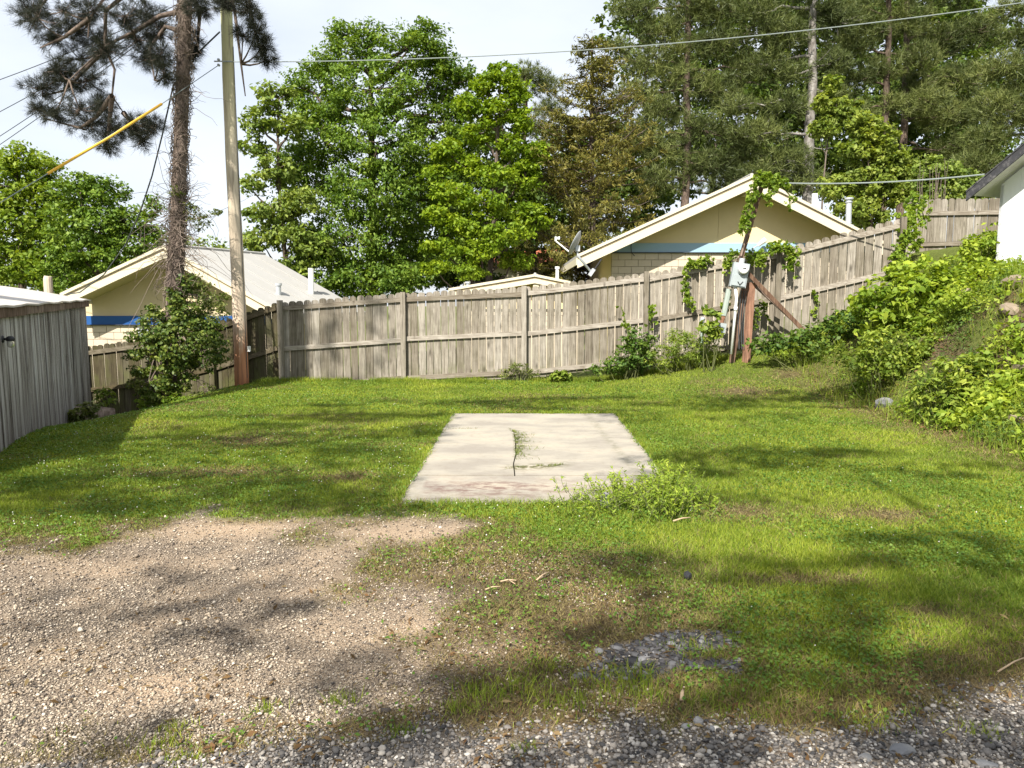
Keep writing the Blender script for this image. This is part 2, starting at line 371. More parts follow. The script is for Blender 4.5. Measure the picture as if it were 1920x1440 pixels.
def concrete_mat():
    m, nt, out = newmat('old_concrete')
    v = coords(nt); vs = coords(nt, (0.9, 1.6, 1))
    n1 = noise(nt, vs, 1.6, 5); n2 = noise(nt, v, 14.0, 6, 0.65); n3 = noise(nt, v, 120.0, 3)
    c = ramp(nt, n1, [(0.36, (0.255, 0.23, 0.195)), (0.5, (0.31, 0.283, 0.236)), (0.64, (0.36, 0.318, 0.255))])
    c = mixc(nt, mrange(nt, n2, 0.52, 0.74, 0, 0.4), c, (0.20, 0.165, 0.125))
    c = mixc(nt, mrange(nt, n3, 0.55, 0.8, 0, 0.25), c, (0.20, 0.18, 0.15))
    # rust stain along the near end, moss along the cracks
    st = nd(nt, 'ShaderNodeAttribute', {'attribute_name': 'stain'}).outputs['Fac']
    ms = nd(nt, 'ShaderNodeAttribute', {'attribute_name': 'moss'}).outputs['Fac']
    mu = nd(nt, 'ShaderNodeMath', {'operation': 'MULTIPLY'}); nt.links.new(st, mu.inputs[0]); nt.links.new(mrange(nt, noise(nt, vs, 5.0, 6, 0.7), 0.45, 0.6, 0.1, 0.9), mu.inputs[1])
    c = mixc(nt, mu.outputs[0], c, (0.13, 0.07, 0.06))
    mu3 = nd(nt, 'ShaderNodeMath', {'operation': 'MULTIPLY'}); nt.links.new(ms, mu3.inputs[0]); nt.links.new(mrange(nt, n2, 0.40, 0.55, 0, 1), mu3.inputs[1])
    c = mixc(nt, mu3.outputs[0], c, (0.075, 0.075, 0.025))
    finish(nt, out, c, 0.92, 0.12, n2, 0.5, 0.008)
    return m
M['concrete'] = concrete_mat()
M['stucco'] = plain_mat('cream_wall_panel', (0.66, 0.54, 0.31), 0.85, 0.2, 0.06, 2.0, dirt=(0.45, 0.36, 0.21), dirt_amt=0.25)
M['stucco_left'] = plain_mat('beige_wall_panel', (0.56, 0.46, 0.29), 0.85, 0.2, 0.06, 2.0, dirt=(0.40, 0.33, 0.22), dirt_amt=0.25)
M['block'] = plain_mat('painted_block', (0.52, 0.44, 0.34), 0.9, 0.15, 0.10, 9.0, dirt=(0.45, 0.37, 0.28), dirt_amt=0.3, bump=0.3)
M['mortar'] = plain_mat('block_joint', (0.26, 0.21, 0.15), 0.95, 0.1, 0.15, 9.0)
M['fascia'] = plain_mat('cream_fascia', (0.58, 0.52, 0.39), 0.6, 0.3, 0.06, 2.0, dirt=(0.5, 0.44, 0.33), dirt_amt=0.2)
M['soffit'] = plain_mat('soffit_board', (0.55, 0.46, 0.30), 0.85, 0.2, 0.1, 2.0)
M['roof'] = plain_mat('white_roof_coating', (0.37, 0.36, 0.34), 0.55, 0.35, 0.08, 1.2, dirt=(0.33, 0.31, 0.27), dirt_amt=0.5, stretch=(1, 3, 1))
M['shedroof'] = plain_mat('white_shed_roof', (0.47, 0.43, 0.39), 0.5, 0.35, 0.04, 1.2)
M['blue'] = plain_mat('deep_blue_paint', (0.012, 0.075, 0.25), 0.6, 0.3, 0.1, 3.0)
M['paleblue'] = plain_mat('grey_blue_paint', (0.27, 0.40, 0.50), 0.6, 0.3, 0.08, 3.0)
M['white'] = plain_mat('white_siding', (0.80, 0.81, 0.83), 0.7, 0.25, 0.03, 1.5, dirt=(0.55, 0.55, 0.56), dirt_amt=0.25, stretch=(3, 3, 0.4))
M['shingle'] = plain_mat('black_shingle_edge', (0.045, 0.045, 0.05), 0.9, 0.2, 0.4, 20.0, dirt=(0.35, 0.33, 0.32), dirt_amt=0.35)
M['soffit_w'] = plain_mat('white_soffit', (0.62, 0.60, 0.56), 0.8, 0.2, 0.08, 4.0, dirt=(0.30, 0.27, 0.22), dirt_amt=0.5)
M['pvc'] = plain_mat('white_plastic_pipe', (0.78, 0.78, 0.76), 0.45, 0.4, 0.04, 5.0)
M['galv'] = plain_mat('galvanised_metal', (0.48, 0.50, 0.52), 0.45, 0.5, 0.15, 8.0, metal=0.4)
M['dish'] = plain_mat('grey_dish_paint', (0.33, 0.34, 0.35), 0.5, 0.4, 0.05, 5.0)
M['meter'] = plain_mat('grey_meter_paint', (0.30, 0.335, 0.345), 0.5, 0.4, 0.1, 10.0, dirt=(0.34, 0.36, 0.35), dirt_amt=0.4)
M['duct'] = plain_mat('faded_green_paint', (0.30, 0.34, 0.30), 0.6, 0.3, 0.15, 9.0, dirt=(0.14, 0.26, 0.17), dirt_amt=0.7)
M['mast'] = wood_mat('brown_mast_wood', (0.24, 0.16, 0.11), (0.15, 0.09, 0.06), (0.06, 0.035, 0.025), 0, (30, 30, 2))
M['redpost'] = wood_mat('red_brown_post_wood', (0.36, 0.18, 0.10), (0.26, 0.12, 0.065), (0.10, 0.05, 0.03), 0, (30, 30, 2))
M['yellow'] = plain_mat('yellow_guard_plastic', (0.80, 0.47, 0.05), 0.5, 0.4, 0.05, 4.0)
M['wire'] = plain_mat('dark_wire', (0.05, 0.055, 0.06), 0.6, 0.3, 0.1, 4.0)
M['paleline'] = plain_mat('pale_cable', (0.22, 0.25, 0.24), 0.6, 0.3, 0.1, 4.0)
M['black'] = plain_mat('black_metal', (0.02, 0.02, 0.022), 0.5, 0.4, 0.2, 6.0)
M['brick'] = plain_mat('orange_brick', (0.42, 0.14, 0.075), 0.9, 0.15, 0.3, 14.0)
M['wood_old'] = wood_mat('rotten_wood', (0.30, 0.22, 0.17), (0.17, 0.115, 0.085), (0.05, 0.035, 0.028), 0.3, (12, 12, 2))
def glass_mat():
    m, nt, out = newmat('lamp_glass')
    b = finish(nt, out, (0.75, 0.75, 0.72), 0.15, 0.5)
    b.inputs['Transmission Weight'].default_value = 0.7
    return m
M['glass'] = glass_mat()

# ------------------------------------------------------------------ objects
def tag(o, label=None, cat=None, group=None, kind=None):
    if label: o['label'] = label
    if cat: o['category'] = cat
    if group: o['group'] = group
    if kind: o['kind'] = kind
    return o
def empty(name, loc, rz=0.0, label=None, cat=None, group=None):
    o = bpy.data.objects.new(name, None); COL.objects.link(o)
    o.location = loc; o.rotation_euler = (0, 0, rz); o.empty_display_size = 0.2
    return tag(o, label, cat, group)
def link(name, me, mat=None, parent=None, loc=None, rot=None, scale=None):
    """mesh object; with a parent the mesh is in world coordinates unless loc is given"""
    o = bpy.data.objects.new(name, me); COL.objects.link(o)
    if mat is not None and not me.materials: me.materials.append(mat)
    if loc is not None: o.location = loc
    if rot is not None: o.rotation_euler = rot
    if scale is not None: o.scale = scale
    if parent is not None:
        o.parent = parent
        o.matrix_parent_inverse = parent.matrix_basis.inverted()   # meshes are in world coordinates
    return o
def fast_mesh(name, V, Fc, mat=None, smooth=False):
    me = bpy.data.meshes.new(name)
    V = np.asarray(V, np.float32).reshape(-1, 3); Fc = np.asarray(Fc, np.int32); k = Fc.shape[1]
    me.vertices.add(len(V)); me.vertices.foreach_set('co', V.ravel())
    me.loops.add(Fc.size); me.loops.foreach_set('vertex_index', Fc.ravel())
    me.polygons.add(len(Fc)); me.polygons.foreach_set('loop_start', np.arange(0, Fc.size, k, dtype=np.int32))
    if smooth: me.polygons.foreach_set('use_smooth', np.ones(len(Fc), bool))
    me.update(calc_edges=True)
    if mat: me.materials.append(mat)
    return me

class MB:
    def __init__(s): s.v = []; s.f = []
    def add(s, vs, fs):
        b = len(s.v); s.v += [tuple(v) for v in vs]; s.f += [tuple(i + b for i in f) for f in fs]; return s
    def hexa(s, p):   # p: 4 bottom, 4 top
        return s.add(p, [(3, 2, 1, 0), (4, 5, 6, 7), (0, 1, 5, 4), (1, 2, 6, 5), (2, 3, 7, 6), (3, 0, 4, 7)])
    def box(s, c, sz, rz=0.0, M3=None):
        c = Vector(c); h = [q / 2 for q in sz]
        m = M3 or Matrix.Rotation(rz, 3, 'Z')
        P = [c + m @ Vector((x * h[0], y * h[1], z * h[2])) for z in (-1, 1) for (x, y) in ((-1, -1), (1, -1), (1, 1), (-1, 1))]
        return s.hexa(P)
    def bar(s, p0, p1, w, h, side=None):
        """rectangular bar from p0 to p1: w across (horizontal side), h in the third direction"""
        p0 = Vector(p0); p1 = Vector(p1); d = (p1 - p0).normalized()
        a = Vector(side).normalized() if side is not None else d.cross(Vector((0, 0, 1)))
        if a.length < 1e-4: a = Vector((1, 0, 0))
        a.normalize(); b = a.cross(d).normalized()
        q = [(-1, -1), (1, -1), (1, 1), (-1, 1)]
        return s.hexa([p + a * (x * w / 2) + b * (z * h / 2) for p in (p0, p1) for (x, z) in q])
    def tube(s, pts, rad, n=6, cap=True):
        pts = [Vector(p) for p in pts]
        if not hasattr(rad, '__len__'): rad = [rad] * len(pts)
        base = len(s.v); up = None
        for i, p in enumerate(pts):
            d = (pts[min(i + 1, len(pts) - 1)] - pts[max(i - 1, 0)])
            d = d.normalized() if d.length > 1e-9 else Vector((0, 0, 1))
            if up is None:
                up = d.cross(Vector((0.31, 0.95, 0.1)));
                if up.length < 0.1: up = d.cross(Vector((1, 0, 0)))
            up = (up - d * up.dot(d)).normalized(); sd = d.cross(up)
            for k in range(n):
                t = 2 * math.pi * k / n
                s.v.append(tuple(p + (up * math.cos(t) + sd * math.sin(t)) * rad[i]))
        for i in range(len(pts) - 1):
            for k in range(n):
                a = base + i * n + k; b = base + i * n + (k + 1) % n
                s.f.append((a, b, b + n, a + n))
        if cap:
            s.f.append(tuple(base + k for k in range(n - 1, -1, -1)))
            e = base + (len(pts) - 1) * n; s.f.append(tuple(e + k for k in range(n)))
        return s
    def lathe(s, prof, c, axis=(0, 0, 1), n=16):
        c = Vector(c); q = Vector((0, 0, 1)).rotation_difference(Vector(axis).normalized()); base = len(s.v)
        for (r, z) in prof:
            for k in range(n):
                t = 2 * math.pi * k / n
                s.v.append(tuple(c + q @ Vector((r * math.cos(t), r * math.sin(t), z))))
        for i in range(len(prof) - 1):
            for k in range(n):
                a = base + i * n + k; b = base + i * n + (k + 1) % n
                s.f.append((a, b, b + n, a + n))
        return s
    def prism(s, poly, off):
        """poly: planar list of points, extruded by vector off"""
        n = len(poly); off = Vector(off)
        P = [Vector(p) for p in poly]
        return s.add(P + [p + off for p in P], [tuple(range(n - 1, -1, -1)), tuple(range(n, 2 * n))] + [(i, (i + 1) % n, n + (i + 1) % n, n + i) for i in range(n)])
    def mesh(s, name, mat=None, smooth=False):
        me = bpy.data.meshes.new(name); me.from_pydata(s.v, [], s.f); me.update()
        if smooth:
            for p in me.polygons: p.use_smooth = True
        if mat: me.materials.append(mat)
        return me
    def build(s, name, mat, parent=None, smooth=False):
        return link(name, s.mesh(name, mat, smooth), mat, parent)

# ---- leaf clouds
def unit(a): return a / (np.linalg.norm(a, axis=-1, keepdims=True) + 1e-9)
def leaf_arrays(C, Nrm, D, L, W, fold=0.18):
    """rhombic folded leaves: centre C, normal Nrm, direction D, length L, width W"""
    D = unit(D - Nrm * (D * Nrm).sum(1, keepdims=True)); S = np.cross(Nrm, D)
    L = L[:, None]; W = W[:, None]
    a = C - D * L * 0.5; b = C + S * W * 0.5 + Nrm * W * fold - D * L * 0.06
    c = C + D * L * 0.5; d = C - S * W * 0.5 + Nrm * W * fold - D * L * 0.06
    V = np.stack([a, b, c, d], 1).reshape(-1, 3)
    Fc = np.arange(len(C) * 4, dtype=np.int32).reshape(-1, 4)
    return V, Fc
def cloud(clumps, rad, n_per, size, seed, up=0.7, out=0.5, jit=0.7, droop=0.3, aspect=0.6, center=None, fall=0.85):
    rng = np.random.default_rng(seed)
    K = len(clumps); clumps = np.asarray(clumps, float); rad = np.asarray(rad, float)
    n = rng.poisson(n_per, K); idx = np.repeat(np.arange(K), n); N = len(idx)
    u = unit(rng.normal(size=(N, 3))); r = rng.random(N) ** (1 / 2.2) * fall
    C = clumps[idx] + u * r[:, None] * rad[idx]
    cen = clumps.mean(0) if center is None else np.asarray(center)
    o = unit(C - cen) * 0.5 + u * 0.6
    Nrm = unit(o * out + np.array([0, 0, up]) + rng.normal(size=(N, 3)) * jit)
    D = unit(rng.normal(size=(N, 3)) + o * 0.8 + np.array([0, 0, -droop]))
    L = size * rng.uniform(0.6, 1.35, N); W = L * aspect * rng.uniform(0.8, 1.2, N)
    return leaf_arrays(C, Nrm, D, L, W)
def needles(tufts, axes, n_per, L, w, seed, spread=0.9):
    rng = np.random.default_rng(seed); K = len(tufts)
    idx = np.repeat(np.arange(K), n_per); N = len(idx)
    d = unit(np.asarray(axes)[idx] + rng.normal(size=(N, 3)) * spread)
    p = np.asarray(tufts)[idx] + rng.normal(size=(N, 3)) * L * 0.12
    s = unit(np.cross(d, rng.normal(size=(N, 3)))) * w
    ln = (L * rng.uniform(0.6, 1.15, N))[:, None]
    V = np.stack([p - s, p + s, p + d * ln], 1).reshape(-1, 3)
    return V, np.arange(N * 3, dtype=np.int32).reshape(-1, 3)
def pxblobs(bl, Y, depth=None):
    """crown lobes from (px, py, rx, ry[, dY]) seen at distance Y: centre and radii in metres"""
    C = []; Rr = []
    for b in bl:
        y = Y + (b[4] if len(b) > 4 else 0.0); m = mpp(y)
        C.append(tuple(at(b[0], b[1], y))); Rr.append((b[2] * m, (depth or (b[2] + b[3]) / 2 * m), b[3] * m))
    return np.array(C), np.array(Rr)
def fill_clumps(C, Rr, dens, crad, seed, shell=0.45):
    """clump centres through the lobes, more of them near the outside"""
    rng = np.random.default_rng(seed); P = []; Q = []
    for c, r in zip(C, Rr):
        n = max(4, int(2.7 * dens * (r[0] * r[2] * r[1]) ** (2 / 3.0) / crad ** 2))
        u = unit(rng.normal(size=(n, 3)))
        t = shell + (1 - shell) * rng.random(n) ** 0.6
        P.append(c + u * t[:, None] * r); s = crad * rng.uniform(0.6, 1.3, n)
        Q.append(np.stack([s * 1.15, s * 1.15, s * 0.62], 1))
    return np.concatenate(P), np.concatenate(Q)
def curve_pts(p0, p1, bend=(0, 0, 0), n=6, wob=0.0, rng=None):
    p0 = np.array(p0, float); p1 = np.array(p1, float); b = np.array(bend, float); out = []
    for i in range(n):
        t = i / (n - 1); p = p0 * (1 - t) + p1 * t + b * 4 * t * (1 - t)
        if wob and 0 < i < n - 1: p = p + (rng.normal(size=3) * wob)
        out.append(p)
    return out

# ================================================================== THE SETTING: ground
def axis_coords(lo, hi, step, far_lo, far_hi):
    mid = np.arange(lo, hi + step / 2, step)
    a = lo - np.geomspace(0.4, lo - far_lo, 16)[::-1]; b = hi + np.geomspace(0.4, far_hi - hi, 16)
    return np.concatenate([a, mid, b])
def make_ground():
    xs = axis_coords(-11.0, 12.0, 0.10, -500, 500); ys = axis_coords(1.6, 17.0, 0.09, -120, 700)
    X, Y = np.meshgrid(xs, ys); x = X.ravel(); y = Y.ravel(); z = gz(x, y)
    # the ground lies a little lower under the concrete so that the slab sits in it
    z = np.where(sdpoly(x, y, SLAB) > 0.02, z - 0.10, z)
    V = np.stack([x, y, z], 1); nx = len(xs); ny = len(ys)
    i = np.arange(nx - 1)[None, :] + (np.arange(ny - 1) * nx)[:, None]; i = i.ravel()
    me = fast_mesh('ground', V, np.stack([i, i + 1, i + nx + 1, i + nx], 1), M['ground'], True)
    g, r, s, d = masks(x, y)
    near = sst(1.0, 1.7, y) * sst(16.5, 15.5, y)
    bare = sst(5.2, 5.9, x) * sst(0.52, 0.66, fbm(x * 1.1, y * 1.1, 61)) * (y < 13)
    for nm, val in (('gravel', np.maximum.reduce([g, r, s]) * np.where(y < 1.7, 1, near)), ('dry', np.maximum(d * near, bare)), ('road', np.maximum(r, s)), ('sun_sand', sunlit_sand(x, y))):
        a = me.attributes.new(nm, 'FLOAT', 'POINT'); a.data.foreach_set('value', np.asarray(val, np.float32))
    tag(link('ground', me, M['ground']), kind='structure')
make_ground()

# ------------------------------------------------------------------ concrete pad in pieces, with open cracks
def make_slab():
    root = empty('concrete_pad', (0.15, 7.9, 0.0)); tag(root, kind='structure')
    root['label'] = 'cracked pale concrete pad set in the lawn'
    FL, FR, NR, NL = [np.array(p) for p in (SLAB_FL, SLAB_FR, SLAB_NR, SLAB_NL)]
    def q(u, v):  # u across 0..1, v 0 far .. 1 near
        return (FL * (1 - u) + FR * u) * (1 - v) + (NL * (1 - u) + NR * u) * v
    vcut = 0.80
    crack = [(0.335, 0.0), (0.34, 0.12), (0.35, 0.27), (0.385, 0.33), (0.395, 0.45), (0.40, 0.60), (0.392, 0.70), (0.40, vcut)]
    g = 0.0025
    def ucr(v):
        return float(np.interp(v, [c[1] for c in crack], [c[0] for c in crack]))
    rng = np.random.default_rng(5)
    def piece(name, ulo, uhi, v0, v1, top, n=36, mcols=30):
        V = []; nu = mcols + 1; nv = n + 1
        for j in range(nv):
            v = v0 + (v1 - v0) * j / n
            a = ulo(v) if callable(ulo) else ulo; b = uhi(v) if callable(uhi) else uhi
            wa = 0.020 * (fbm(v * 22, 3.0, 8) - .5); wb = 0.020 * (fbm(v * 22, 9.0, 8) - .5)
            for i in range(nu):
                u = a + (b - a) * i / mcols
                if i == 0 and a == 0: u += wa
                if i == mcols and b == 1: u += wb
                p = q(u, v); V.append((p[0], p[1], top + 0.006 * (float(fbm(p[0] * 1.3, p[1] * 1.3, 44)) - .5)))
        Fq = [(j * nu + i, (j + 1) * nu + i, (j + 1) * nu + i + 1, j * nu + i + 1) for j in range(n) for i in range(mcols)]
        nt = len(V)
        ring = [i for i in range(nu)] + [j * nu + nu - 1 for j in range(1, nv)] + [(nv - 1) * nu + i for i in range(nu - 2, -1, -1)] + [j * nu for j in range(nv - 2, 0, -1)]
        base = len(V)
        V += [(V[k][0], V[k][1], -0.12) for k in ring]
        for k in range(len(ring)):
            k2 = (k + 1) % len(ring); Fq.append((ring[k], ring[k2], base + k2, base + k))
        me = bpy.data.meshes.new(name); me.from_pydata(V, [], Fq); me.update()
        vv = np.array(V); st = np.zeros(len(V)); ms = np.zeros(len(V))
        for k, (x, y, z) in enumerate(V[:nt]):
            j = k // nu; v = v0 + (v1 - v0) * j / n; i = k % nu
            a = ulo(v) if callable(ulo) else ulo; b = uhi(v) if callable(uhi) else uhi; u = a + (b - a) * i / mcols
            st[k] = math.exp(-((v - 0.90) / 0.07) ** 2) * (0.35 + 0.65 * math.exp(-((u - 0.3) / 0.28) ** 2)) * (u > 0.05)
            e = u - ucr(v)
            m1 = math.exp(-(e / 0.07) ** 2) * (e > -0.004) * float(sst(0.25, 0.33, v) * sst(0.66, 0.60, v)) * (0.3 + 0.9 * float(vnoise(v * 40, 1.5, 3)))
            m2 = math.exp(-((v - 0.74 + 0.13 * (u - 0.36)) / 0.022) ** 2) * float(sst(0.33, 0.4, u) * sst(0.68, 0.52, u))
            m3 = 0.4 * math.exp(-(min(u, 1 - u) / 0.02) ** 2) + 0.35 * math.exp(-((v - 1) / .05) ** 2) + 0.3 * math.exp(-((u - .82 - .1 * v) / .02) ** 2)
            ms[k] = max(m1, m2, m3)
        for nm, val in (('stain', st), ('moss', ms)):
            at_ = me.attributes.new(nm, 'FLOAT', 'POINT'); at_.data.foreach_set('value', val.astype(np.float32))
        link(name, me, M['concrete'], root)
    piece('slab_section', 0.0, 1.0, 0.0, 0.2715, 0.014, 20, 80)
    piece('slab_section', 0.0, lambda v: ucr(v) - g, 0.273, vcut, 0.0155, 40)
    piece('slab_section', lambda v: ucr(v) + g, 1.0, 0.273, vcut, 0.012, 60, 60)
    piece('slab_section', 0.0, 1.0, vcut + 0.006, 1.0, 0.010, 26, 80)
    return q, ucr
slab_q, slab_ucr = make_slab()

# ================================================================== HOUSES
def gable_house(name, label, P, u, wl, wr, ml, mr, rv, L, oh, wallL, wallR, mats, band, blk, floor_z, fh=0.24, joint=None):
    """P near peak (top of the rake), u along the gable, rv along the ridge. z values are world heights."""
    root = empty(name, (P[0], P[1], floor_z), 0, label, 'house')
    P = Vector(P); u = Vector(u).normalized(); rv = Vector(rv).normalized(); Z = Vector((0, 0, 1))
    tl = P - u * wl - Z * (ml * wl); tr = P + u * wr - Z * (mr * wr)
    th = 0.10
    for (a, b) in ((tl, P), (P, tr)):
        lo = -Z * th
        rf = MB().hexa([a + lo, b + lo, b + lo + rv * L, a + lo + rv * L, a, b, b + rv * L, a + rv * L]).build('roof', M[mats['roof']], root)
    # ridge cap and seams
    MB().tube([P + Z * 0.01, P + rv * L + Z * 0.01], 0.05, 6).build('ridge_cap', M[mats['roof']], root)
    for (a, b) in ((tl, P), (P, tr)):
        # the wide board and, proud of it, the narrow drip board
        o = -rv * 0.035
        MB().prism([a - Z * 0.155, b - Z * 0.155, b - Z * (0.155 + fh), a - Z * (0.155 + fh)], o).build('fascia_board', M['fascia'], root)
        o2 = -rv * 0.065
        MB().prism([a + Z * 0.004, b + Z * 0.004, b - Z * 0.085, a - Z * 0.085], o2).build('drip_board', M['fascia'], root)
        ul = rv * (oh - 0.005)
        MB().prism([a - Z * 0.11, b - Z * 0.11, b - Z * 0.17, a - Z * 0.17], ul).build('soffit', M['soffit'], root)
    # eave fascias along the length
    for a in (tl, tr):
        sgn = -1 if a is tl else 1
        MB().prism([a - Z * 0.10, a - Z * 0.10 + rv * L, a - Z * 0.30 + rv * L, a - Z * 0.30], u * (0.03 * sgn)).build('eave_board', M['fascia'], root)
    # ridge beam end
    bm = P + rv * 0.02 - Z * (0.105 + fh + 0.04)
    MB().box(bm + rv * 0.35 - Z * 0.02, (0.20, 0.7, 0.24), math.atan2(u.y, u.x)).build('ridge_beam', M['fascia'], root)
    W0 = P + rv * oh
    def roofz(s):   # underside of the roof over the wall at offset s along u
        return (W0.z - (ml * -s if s < 0 else mr * s)) - 0.115
    def gp2(s, z): return Vector((W0.x + u.x * s, W0.y + u.y * s, z))
    cuts = [-wallL] + ([joint] if joint is not None else []) + [wallR]
    for a, b in zip(cuts[:-1], cuts[1:]):
        a2 = a + (0.004 if a != -wallL else 0); b2 = b - (0.004 if b != wallR else 0)
        pts = [gp2(a2, band[1]), gp2(b2, band[1]), gp2(b2, max(band[1] + .01, roofz(b2)))]
        if a2 < 0 < b2: pts.append(gp2(0, roofz(0)))
        pts.append(gp2(a2, max(band[1] + .01, roofz(a2))))
        MB().prism(pts, rv * 0.12).build('gable_panel', M[mats['wall']], root)
    mid = (gp2(-wallL, 0) + gp2(wallR, 0)) / 2
    ang = math.atan2(u.y, u.x)
    bw = wallL + wallR
    nrm = Vector((u.y, -u.x, 0))
    MB().box((mid.x + nrm.x * 0.0, mid.y + nrm.y * 0.0, (band[0] + band[1]) / 2), (bw, 0.10, band[1] - band[0]), ang).build('painted_band', M[mats['band']], root)
    MB().box((mid.x + nrm.x * 0.025, mid.y + nrm.y * 0.025, band[0] - 0.012), (bw + .02, 0.16, 0.02), ang).build('drip_strip', M['wire'], root)
    # blocks
    bh = 0.203; bl = 0.406; rows = blk
    back = Vector((-nrm.x, -nrm.y, 0))
    wallbot = band[0] - 0.024 - rows * bh
    MB().box((mid.x + back.x * 0.10, mid.y + back.y * 0.10, (wallbot + band[0] - 0.024) / 2), (bw - 0.02, 0.16, rows * bh - 0.004), ang).build('wall_core', M['mortar'], root)
    bm_full = MB().box((0, 0, 0), (bl - 0.012, 0.05, bh - 0.012)).mesh('block', M['block'])
    for r in range(rows):
        s = -wallL + (0.0 if r % 2 else -bl / 2); zc = band[0] - 0.026 - bh * (r + 0.5)
        while s < wallR - 0.02:
            a = max(s, -wallL); b = min(s + bl, wallR)
            if b - a > 0.06:
                c = gp2((a + b) / 2, zc)
                link('block', bm_full, None, root, c, (0, 0, ang), ((b - a) / bl, 1, 1))
            s += bl
    # lower wall and the other walls
    MB().box((mid.x + back.x * 0.06, mid.y + back.y * 0.06, (wallbot + floor_z) / 2 - 0.3), (bw, 0.2, wallbot - floor_z + 0.59), ang).build('lower_wall', M['block'], root)
    for s in (-wallL, wallR):
        p = gp2(s, 0); e = p + rv * (L - 2 * oh); sg = 1 if s < 0 else -1
        zt = roofz(s) - 0.03
        MB().hexa([Vector((q.x, q.y, floor_z - 0.6)) for q in (p + rv * .15, p + rv * .15 + u * (0.15 * sg), e + u * (0.15 * sg), e)] +
                  [Vector((q.x, q.y, zt)) for q in (p + rv * .15, p + rv * .15 + u * (0.15 * sg), e + u * (0.15 * sg), e)]).build('side_wall', M[mats['wall']], root)
    e = rv * (L - 2 * oh)
    MB().prism([gp2(-wallL, floor_z - .6) + e, gp2(wallR, floor_z - .6) + e, gp2(wallR, roofz(wallR)) + e, gp2(0, roofz(0)) + e, gp2(-wallL, roofz(-wallL)) + e], rv * 0.15).build('rear_wall', M[mats['wall']], root)
    return root

# right house, cream with a grey blue band
YH = 22.0
Pk = at(1410, 328, YH)
m_l = 0.452; m_r = 0.486
zb = lambda py, Y: at(0, py, Y).z
oh = 0.85
house_r = gable_house('cream_house', 'cream gabled house with grey-blue band behind the wooden fence', Pk, (1, 0, 0), 318 * mpp(YH), 318 * mpp(YH), m_l, m_r,
                      (0.0, 1, 0), 9.0, oh, Pk.x - at(1147, 470, YH + oh).x, 4.4, {'roof': 'roof', 'wall': 'stucco', 'band': 'paleblue'},
                      (zb(473, YH + oh), zb(456, YH + oh)), 7, -0.2, joint=-0.70)
# vent pipes and floodlight
b = at(1528, 400, YH + 2.2)
MB().tube([(b.x, b.y, b.z - 1.2), tuple(at(1528, 363, YH + 2.2))], 0.09, 10).build('vent_pipe', M['pvc'], house_r)
b = at(1592, 420, YH + 1.6); t = at(1592, 372, YH + 1.6)
MB().tube([(b.x, b.y, b.z - 0.9), t], 0.085, 12).tube([t - Vector((0, 0, .03)), t + Vector((0, 0, .02))], 0.13, 12).tube([t - Vector((0, 0, .13)), t - Vector((0, 0, .10))], 0.11, 12).build('vent_pipe', M['galv'], house_r)
fl = at(1425, 458, YH + oh - 0.25)
fm = MB().tube([fl + Vector((-.18, .19, -.22)), fl + Vector((-.20, .0, -.12)), fl + Vector((-.05, -.02, -.02))], 0.018, 6)
fm.build('flood_light_arm', M['galv'], house_r)
MB().tube([fl + Vector((-.06, 0, -.04)), fl + Vector((.10, -.04, .10)), fl + Vector((.15, -.05, .13))], [0.045, 0.085, 0.075], 10).build('flood_light_head', M['pvc'], house_r)
cbl = [at(1185, 450, YH + oh - 0.08), at(1183, 462, YH + oh - 0.09), at(1184, 474, YH + oh - 0.09), at(1190, 480, YH + oh - .05)]
MB().tube(cbl, 0.012, 5).build('wall_cable', M['wire'], house_r)

# left house, beige with a deep blue band, its roof running back to the right
YL = 20.9
PkL = at(308, 460, YL)
rvL = Vector((1.49, 3.8, 0)).normalized()
ohL = 0.95
house_l = gable_house('beige_house', 'low beige gabled house with deep blue band and white roof behind the ivy-covered pine', PkL, (1, 0.02, 0), 193 * mpp(YL), 3.3, 0.456, 0.575,
                      rvL, 4.15, ohL, 3.15, 2.9, {'roof': 'roof', 'wall': 'stucco_left', 'band': 'blue'},
                      (zb(608, YL + 1), zb(592, YL + 1)), 5, -2.2, fh=0.20)
for f in (0.22, 0.42, 0.62, 0.82):
    a0 = PkL + rvL * (4.15 * f) + Vector((0, 0, .012)); b0 = a0 + Vector((3.25, 0.065, -0.575 * 3.25))
    MB().bar(a0, b0, 0.035, 0.02).build('roof_seam', M['roof'], house_l)
gb = at(270, 622, YL + 0.75)
MB().box(gb + Vector((0, 0.06, 0)), (0.42, 0.05, 0.22)).build('wall_vent', M['galv'], house_l)
for (px, py0, py1, r, mt, dy) in ((522, 570, 533, 0.075, 'galv', 1.2), (583, 560, 503, 0.085, 'pvc', 2.8)):
    t = at(px, py1, YL + dy); bb = at(px, py0, YL + dy)
    mb = MB().tube([bb - Vector((0, 0, .5)), t], r, 10)
    if mt == 'galv': mb.tube([t - Vector((0, 0, .04)), t + Vector((0, 0, .03))], r * 1.35, 10); mb.tube([bb - Vector((0, 0, .2)), bb + Vector((0, 0, .06))], [r * 2.6, r * 1.05], 10)
    mb.build('vent_pipe', M[mt], house_l)

